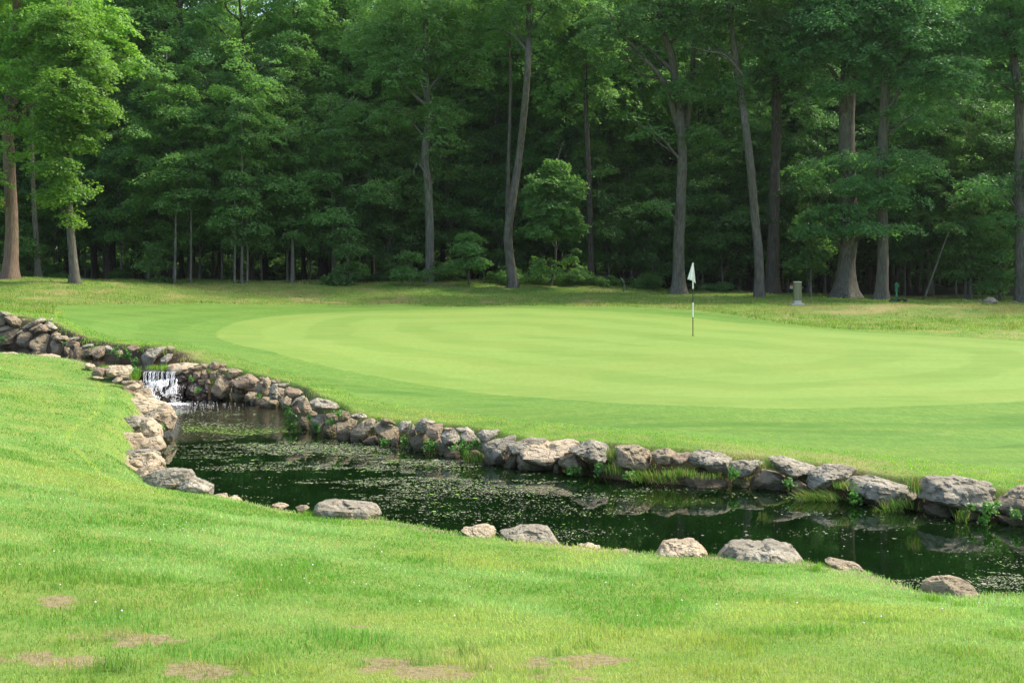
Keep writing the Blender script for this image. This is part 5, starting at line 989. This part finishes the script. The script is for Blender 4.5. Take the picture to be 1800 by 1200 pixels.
# ------------------------------------------------------------------ waterfall
def waterfall():
    root = empty('waterfall', P(275, 700, 27.8)); tag(root, 'small white waterfall pouring over the stone sill into the pool', 'waterfall'); o = np.array(root.location)
    rg = np.random.default_rng(4); x0, x1 = P(246, 0, 27.75)[0], P(303, 0, 27.75)[0]; parts = []
    for k in range(27):
        x = x0 + (x1 - x0) * (k + rg.uniform(-.45, .45)) / 26; zt = -(654.0 - HY) / F * 27.9; n = 12; w = rg.uniform(.003, .010); drop = rg.uniform(.16, .34)
        if rg.random() < .16: continue
        L = []; 
        for i in range(n):
            t = i / (n - 1); L.append((x + rg.normal(0, .004) + .02 * t * t, 28.02 - .16 * t ** .6 - .05 * rg.random() * t, zt + .004 - drop * t ** 1.6))
        r = [w * (.5 + .9 * rg.random()) * (.55 + .7 * t) for t in np.linspace(0, 1, n)]; parts.append(tube(L, r, 6, .15, k))
    v, q = join(parts); link('strands', mesh('strands', v - o, q, M['fall']), root)
    V, T = ico_dirs(2); parts = []
    for k in range(1100):                       # broken white water on the lower rocks
        t = rg.random(); xx = rg.normal(.5, .26); xx = min(max(xx, -.02), 1.0); x = x0 + .04 + (x1 - x0 + .04) * xx + .08 * t; z = -(676 - HY) / F * 27.6 + .03 - (.38 - .10 * xx) * t + rg.normal(0, .012) + .07 * xx; y = 27.82 - .34 * t + rg.normal(0, .02)
        
        if vnoise(np.array([[x * 9, z * 9, 3.3]]))[0] < .47 and rg.random() < .9: continue
        s = np.array([rg.uniform(.006, .018), rg.uniform(.006, .016), rg.uniform(.010, .040)]) * rg.uniform(.5, 1.1); parts.append((V * s + np.array([x, y, z]), T))
    for k in range(520):                       # foam skirt on the pool
        a = rg.uniform(0, 6.28); r = abs(rg.normal(0, .16)); x = (x0 + x1) / 2 + .22 + math.cos(a) * r * 1.8; y = 27.42 + math.sin(a) * r * .9; s = np.array([rg.uniform(.008, .03), rg.uniform(.008, .026), rg.uniform(.006, .014)]); parts.append((V * s + np.array([x, y, W_LOW + .006]), T))
    for k in range(260):
        x = x1 + abs(rg.normal(0, .10)); z = W_LOW + rg.random() ** 1.5 * .42; parts.append((V * rg.uniform(.004, .009) + np.array([x, 27.75 - rg.random() * .2, z]), T))
    v, q = join(parts); link('foam', mesh('foam', v - o, q, M['foam']), root)
    parts = []
    for k in range(130):                       # drifting foam flecks
        px = 305 + abs(rg.normal(0, 48)); py = 700 + abs(rg.normal(0, 8)) + 3; D = -W_LOW * F / (py - HY); x = (px - CX) / F * D
        if sdist(np.array([x]), np.array([D]), LOW)[0] > -.1: continue
        parts.append((V * np.array([rg.uniform(.006, .020), rg.uniform(.006, .018), .003]) + np.array([x, D, W_LOW + .003]), T))
    v, q = join(parts); tag(link('foam_flecks', mesh('foam_flecks', v, q, M['foam'])), 'white foam bubbles drifting right from the waterfall foot', 'foam', kind='stuff')
waterfall()
# ------------------------------------------------------------------ weeds and tufts on the walls
def wall_pt(px, py, off=.12, up=False):
    W, d = (W_UP, Dwall_up(px)) if up else (W_LOW, Dwall(px)); z = -(py - HY) / F * d; D = d + .02 + .38 * max(0, z - W) - off; return np.array(P(px, py, D))
def leafy(px, py, r, label, up=False, D=None, hang=.0, mat='weed', n=None, flat=.8, leaf=.05, name='leafy_weed'):
    c = wall_pt(px, py, .14, up) if D is None else np.array(P(px, py, D)); s = c[1] / F; R = r * s; rg = np.random.default_rng(int(px * 7 + py)); n = n or int(24 + r * 7); base = c + [0, .10, -R * .5]
    root = empty(name, tuple(base)); tag(root, label, 'weed', 'weeds growing on the stone walls'); L = []; stems = []
    for k in range(max(5, n // 9)):
        a = rg.uniform(0, 6.28); tip = c + np.array([math.cos(a) * R * rg.uniform(.3, 1), -abs(rg.normal(.05, .06)), math.sin(a) * R * flat * rg.uniform(.4, 1) - hang * R]); m = (base + tip) / 2 + [0, -.05, .05]
        cc = catmull([base, m, tip], 4); stems.append(tube(cc, np.linspace(.005, .002, len(cc)), 4, .05, k))
        for j in range(9):
            q = cc[rg.integers(2, len(cc))] + rg.normal(0, .022, 3); L.append(q)
    L = np.array(L); nn = len(L); nr = rg.normal(0, .5, (nn, 3)) + [0, -.4, .8]; nr /= np.linalg.norm(nr, axis=1)[:, None]; ax = rg.normal(0, 1, (nn, 3)); ax -= (ax * nr).sum(1)[:, None] * nr; ax /= np.linalg.norm(ax, axis=1)[:, None]; bx = np.cross(nr, ax); sz = leaf * rg.uniform(.5, 1.2, nn)[:, None]
    V = np.stack([L - ax * sz * .5, L + bx * sz * .28, L + ax * sz * .5, L - bx * sz * .28], 1).reshape(-1, 3)
    v, q = join(stems); link('stem', mesh('stem', v - base, q, M[mat]), root); link('foliage', mesh('foliage', V - base, np.arange(nn * 4).reshape(-1, 4), M[mat], False), root)
def tuft(px, py, w, h, label, lean=(-.2, -.3), n=160, col=(.08, .19, .028), col2=(.17, .30, .05), D=None, up=False, spread=1.0):
    c = wall_pt(px, py, .16, up) if D is None else np.array(P(px, py, D)); s = c[1] / F; rg = RNG; n = int(n); x = c[0] + rg.normal(0, 1, n).clip(-1.7, 1.7) * w * s * .32; y = c[1] + rg.normal(0, .06, n); z = c[2] - h * s * .45 + rg.normal(0, h * s * .12, n)
    k = rg.random(n)[:, None]; colr = (np.array(col) * (1 - k) + np.array(col2) * k) * rg.uniform(.6, 1.25, (n, 1)); d = rg.random(n) < .14; colr[d] = (.34, .28, .12)
    me = blades('grass_tuft', x - c[0], y - c[1], z - c[2], h * s * rg.uniform(.5, 1.15, n), rg.uniform(.006, .011, n), colr, .5 * spread, lean); ob = link('grass_tuft', me, None, tuple(c)); tag(ob, label, 'grass tuft', 'grass tufts hanging from the stone walls')
for a in [(513, 738, 22, 'leafy weed trailing into the water under the cracked pink-grey stone'), (505, 722, 14, 'small light green weed above the trailing weed'), (556, 752, 14, 'dark weed at the waterline under the bright flat-topped stone'), (581, 741, 10, 'bright broad-leaved weed left of the square-faced block'), (594, 728, 10, 'bluish fern-like weed on top of the square-faced block'), (456, 696, 6, 'tiny sprig beside the small pale waterline stone'), (545, 737, 7, 'small weed right of the small orange-brown stone'),
          (757, 783, 15, 'bright weed with oval leaves hanging under the reddish cube stone'), (813, 788, 22, 'broad bank of dark green weeds under the striped grey stone'), (838, 781, 15, 'light green weed spilling right of the dark weed bank'), (1007, 827, 12, 'low weed with a few red leaves under the peaked boulder'), (1107, 836, 13, 'small bright weed at the water left of the long-bladed tuft'), (1288, 833, 14, 'narrow ivy strand hanging between mottled boulder and boat-shaped boulder'), (1385, 850, 7, 'green moss cushion weed on the broad brown boulder'),
          (1500, 873, 16, 'broad-leaved plant leaning over the water by the hump-backed boulder'), (1742, 893, 20, 'dense leafy bush right of the largest flat-topped block'), (1707, 894, 5, 'tiny bright sprig under the largest flat-topped block'), (1729, 912, 13, 'leafy weed trailing in the water below the dense bush'), (1052, 823, 12, 'green weed beside the brown mossy boulder'), (677, 777, 9, 'small weed at the water under the arched boulder'), (708, 775, 13, 'mossy weed clump between arched boulder and mossy dark boulder'), (1782, 905, 10, 'sparse weed at the water near the right frame edge')]:
    leafy(*a, leaf=.055)
for a in [(163, 617, 12, 'weeds over the dark recess of the upper pool wall'), (205, 620, 13, 'weeds beside the pale upright stone over the upper pool'), (225, 622, 15, 'tall weeds reflecting in the upper pool left of the leaning slab'), (118, 605, 8, 'weed between the tan block and the cap stone'), (238, 636, 9, 'bright weed at the upper pool surface before the leaning slab'), (5, 597, 7, 'bright weed at the left frame edge by the upper pool')]:
    leafy(*a, up=True, leaf=.07)
leafy(239, 652, 8, 'bright green weed hugging the right end of the dam capstone', D=27.8, mat='weed', leaf=.05); leafy(348, 687, 5, 'tiny moss weed in the wall by the falls', D=28.0); leafy(338, 667, 4, 'tiny green sprig on the rust-coloured stone', D=28.0)
leafy(285, 752, 7, 'green weed in the gap under the bulging cream boulder', D=21.9); leafy(200, 735, 3, 'tiny weed by the angular stone at the waterfall foot', D=25.5)
for a in [(1150, 834, 70, 22, 'large long-bladed grass tuft leaning over the water mid-wall', (-.45, -.7), 240), (1195, 828, 50, 15, 'shorter grass under the pinkish faceted stone', (-.1, -.3), 200), (1080, 822, 26, 18, 'grass tuft in the joint left of the big rounded boulder', (-.2, -.3), 160), (1075, 795, 14, 22, 'green grass climbing the joint above the weed', (0, -.1), 130),
          (1452, 870, 85, 24, 'big reed-like grass bank sweeping left into the water', (-1.1, -.4), 260), (1492, 850, 44, 14, 'tall grass in front of the dark-topped oval boulder', (-.3, -.2), 160), (1420, 878, 50, 20, 'sparse reed blades lying left on the water', (-1.2, -.3), 110), (1580, 882, 50, 18, 'grass tuft with dry blades between the hump-backed boulder and the block', (-.5, -.3), 120), (1607, 850, 16, 24, 'bright grass growing up the joint left of the largest block', (0, -.1), 160), (1565, 896, 44, 18, 'water-edge grass below the dry-bladed tuft', (-.8, -.3), 120),
          (1240, 833, 50, 12, 'thin grass over the long brown ledge', (0, -.3), 90), (1350, 812, 26, 18, 'grass in the joint left of the leaning grey boulder', (-.3, -.2), 80), (1690, 902, 18, 22, 'dark grass drooping under the largest block', (0, -.6), 70), (838, 800, 40, 20, 'grass over the brown root-bound lump', (-.1, -.4), 130)]:
    tuft(*a)
tuft(237, 655, 14, 22, 'vivid grass tuft dangling over the left edge of the falls', (.2, -.4), 110, (.14, .36, .02), (.24, .48, .04), D=28.0)
for i, (px, py, w, h, D, lab) in enumerate([(276, 642, 34, 8, 28.9, 'vivid grass strip on the rocks behind the waterfall lip'), (292, 644, 14, 12, 28.6, 'vivid grass clump against the flat capstone'), (196, 641, 40, 5, 28.5, 'thin line of grass along the back of the dam capstone'), (345, 640, 60, 7, 29.1, 'short vivid grass behind the smooth capstone')]):
    tuft(px, py + 2, w, h, lab, (0, -.1), 150, (.14, .36, .02), (.24, .48, .05), D=D)
for px, py, w, h, lab in [(538, 905, 30, 16, 'grass tuft left of the long flat boulder'), (515, 888, 20, 14, 'long grass blades at the near bank edge over the water'), (1062, 962, 26, 14, 'grass wisps behind the biggest near-bank boulders'), (1245, 968, 20, 18, 'green weed tuft between the two largest near boulders'), (1432, 998, 30, 18, 'grass tuft right of the biggest near-bank boulder'), (1640, 1052, 30, 18, 'grass against the left foot of the round brown boulder'), (1690, 1062, 50, 16, 'grass before the round brown boulder'), (1330, 1005, 60, 12, 'grass along the front of the biggest near-bank boulder'), (600, 918, 70, 9, 'grass before the long flat boulder')]:
    D = float(np.interp(py + 6, _ny, _nd)); X = (px - CX) / F * D; c = hit(px, py + 4)[0] if py > 990 or py in (918,) else np.array([X, D, float(terrain(X, D))]); s = c[1] / F; n = 130
    x = RNG.normal(0, w * s * .33, n); y = RNG.normal(0, .04, n); kk = RNG.random(n)[:, None]; colr = (np.array((.13, .29, .03)) * (1 - kk) + np.array((.24, .42, .06)) * kk) * RNG.uniform(.7, 1.2, (n, 1))
    ob = link('grass_tuft', blades('grass_tuft', x, y, np.zeros(n) - .01, h * s * RNG.uniform(.5, 1.2, n), RNG.uniform(.004, .007, n), colr, .5, (0, -.1)), None, tuple(c)); tag(ob, lab, 'grass tuft', 'grass tufts along the near bank')
# yellow flower and fallen leaves
for px, py, mat, lab in [(1792, 851, 'orange', 'single yellow-orange flower in the turf near the right frame edge'), (819, 725, 'orange', 'single orange fallen leaf on the mown fringe')]:
    c = hit(px, py, 12)[0]; root = empty('flower' if px > 1700 else 'fallen_leaf', tuple(c)); tag(root, lab, 'flower' if px > 1700 else 'fallen leaf')
    def pet(b):
        for k in range(6):
            a = k * 1.047; vs = [b.verts.new((math.cos(a + d) * r, math.sin(a + d) * r, .05 + r * .3)) for d, r in ((0, .003), (-.4, .016), (0, .024), (.4, .016))]; b.faces.new(vs)
    bm_obj('petals' if px > 1700 else 'leaf_blade', pet, mat, root); bm_obj('stalk', lambda b: cyl(b, (0, 0), .0025, -.01, .052, 6), 'weed', root)
# ------------------------------------------------------------------ light, sky, camera
SUN_EL, SUN_AZ = math.radians(50), math.radians(72)     # azimuth from straight ahead towards the right
d = Vector((math.sin(SUN_AZ) * math.cos(SUN_EL), math.cos(SUN_AZ) * math.cos(SUN_EL), math.sin(SUN_EL)))
L = bpy.data.lights.new('sun', 'SUN'); L.energy = 2.15; L.angle = math.radians(7); L.color = (1.0, .93, .80)
lo = bpy.data.objects.new('sun', L); COL.objects.link(lo); lo.rotation_euler = d.to_track_quat('Z', 'Y').to_euler(); lo.location = (30, 10, 40)
w = bpy.data.worlds.new('World'); SC.world = w; w.use_nodes = True; nt = w.node_tree; nt.nodes.clear()
sky = nt.nodes.new('ShaderNodeTexSky'); sky.sky_type = 'NISHITA'; sky.sun_disc = False; sky.sun_elevation = SUN_EL; sky.sun_rotation = SUN_AZ; sky.dust_density = 3.0; sky.air_density = 1.0
bg = nt.nodes.new('ShaderNodeBackground'); bg.inputs[1].default_value = .15; wo = nt.nodes.new('ShaderNodeOutputWorld'); nt.links.new(sky.outputs[0], bg.inputs[0]); nt.links.new(bg.outputs[0], wo.inputs[0])
cam = bpy.data.cameras.new('camera'); co = bpy.data.objects.new('camera', cam); COL.objects.link(co); co.rotation_euler = (math.pi / 2, 0, 0); co.location = (0, 0, 0)
cam.sensor_width = 36; cam.lens = 36 * F / 1800; cam.shift_y = -(600 - HY) / 1800; cam.clip_end = 3000; cam.clip_start = .1; SC.camera = co
vs = SC.view_settings; vs.view_transform = 'Standard'; vs.look = 'None'; vs.exposure = EXPO; vs.gamma = 1
SC.cycles.max_bounces = 10; SC.cycles.diffuse_bounces = 8; SC.cycles.glossy_bounces = 3; SC.cycles.transmission_bounces = 8; SC.cycles.transparent_max_bounces = 6
SC.cycles.use_denoising = True
# ------------------------------------------------------------------ summer haze between the camera and the wood
def haze():
    bm = bmesh.new(); box(bm, (0, 40, 14), (400, 240, 52)); me = bpy.data.meshes.new('haze'); bm.to_mesh(me); bm.free()
    m, nt, out = newmat('haze'); v = nt.nodes.new('ShaderNodeVolumePrincipled'); v.inputs['Color'].default_value = (.86, .93, .90, 1); v.inputs['Density'].default_value = HAZE; v.inputs['Anisotropy'].default_value = .35; nt.links.new(v.outputs[0], out.inputs['Volume'])
    me.materials.append(m); tag(link('haze', me), kind='stuff', label='thin pale summer haze hanging over the green and the wood', cat='haze')
HAZE = .00013
if HAZE: haze(); SC.cycles.volume_bounces = 0; SC.cycles.volume_step_rate = 10
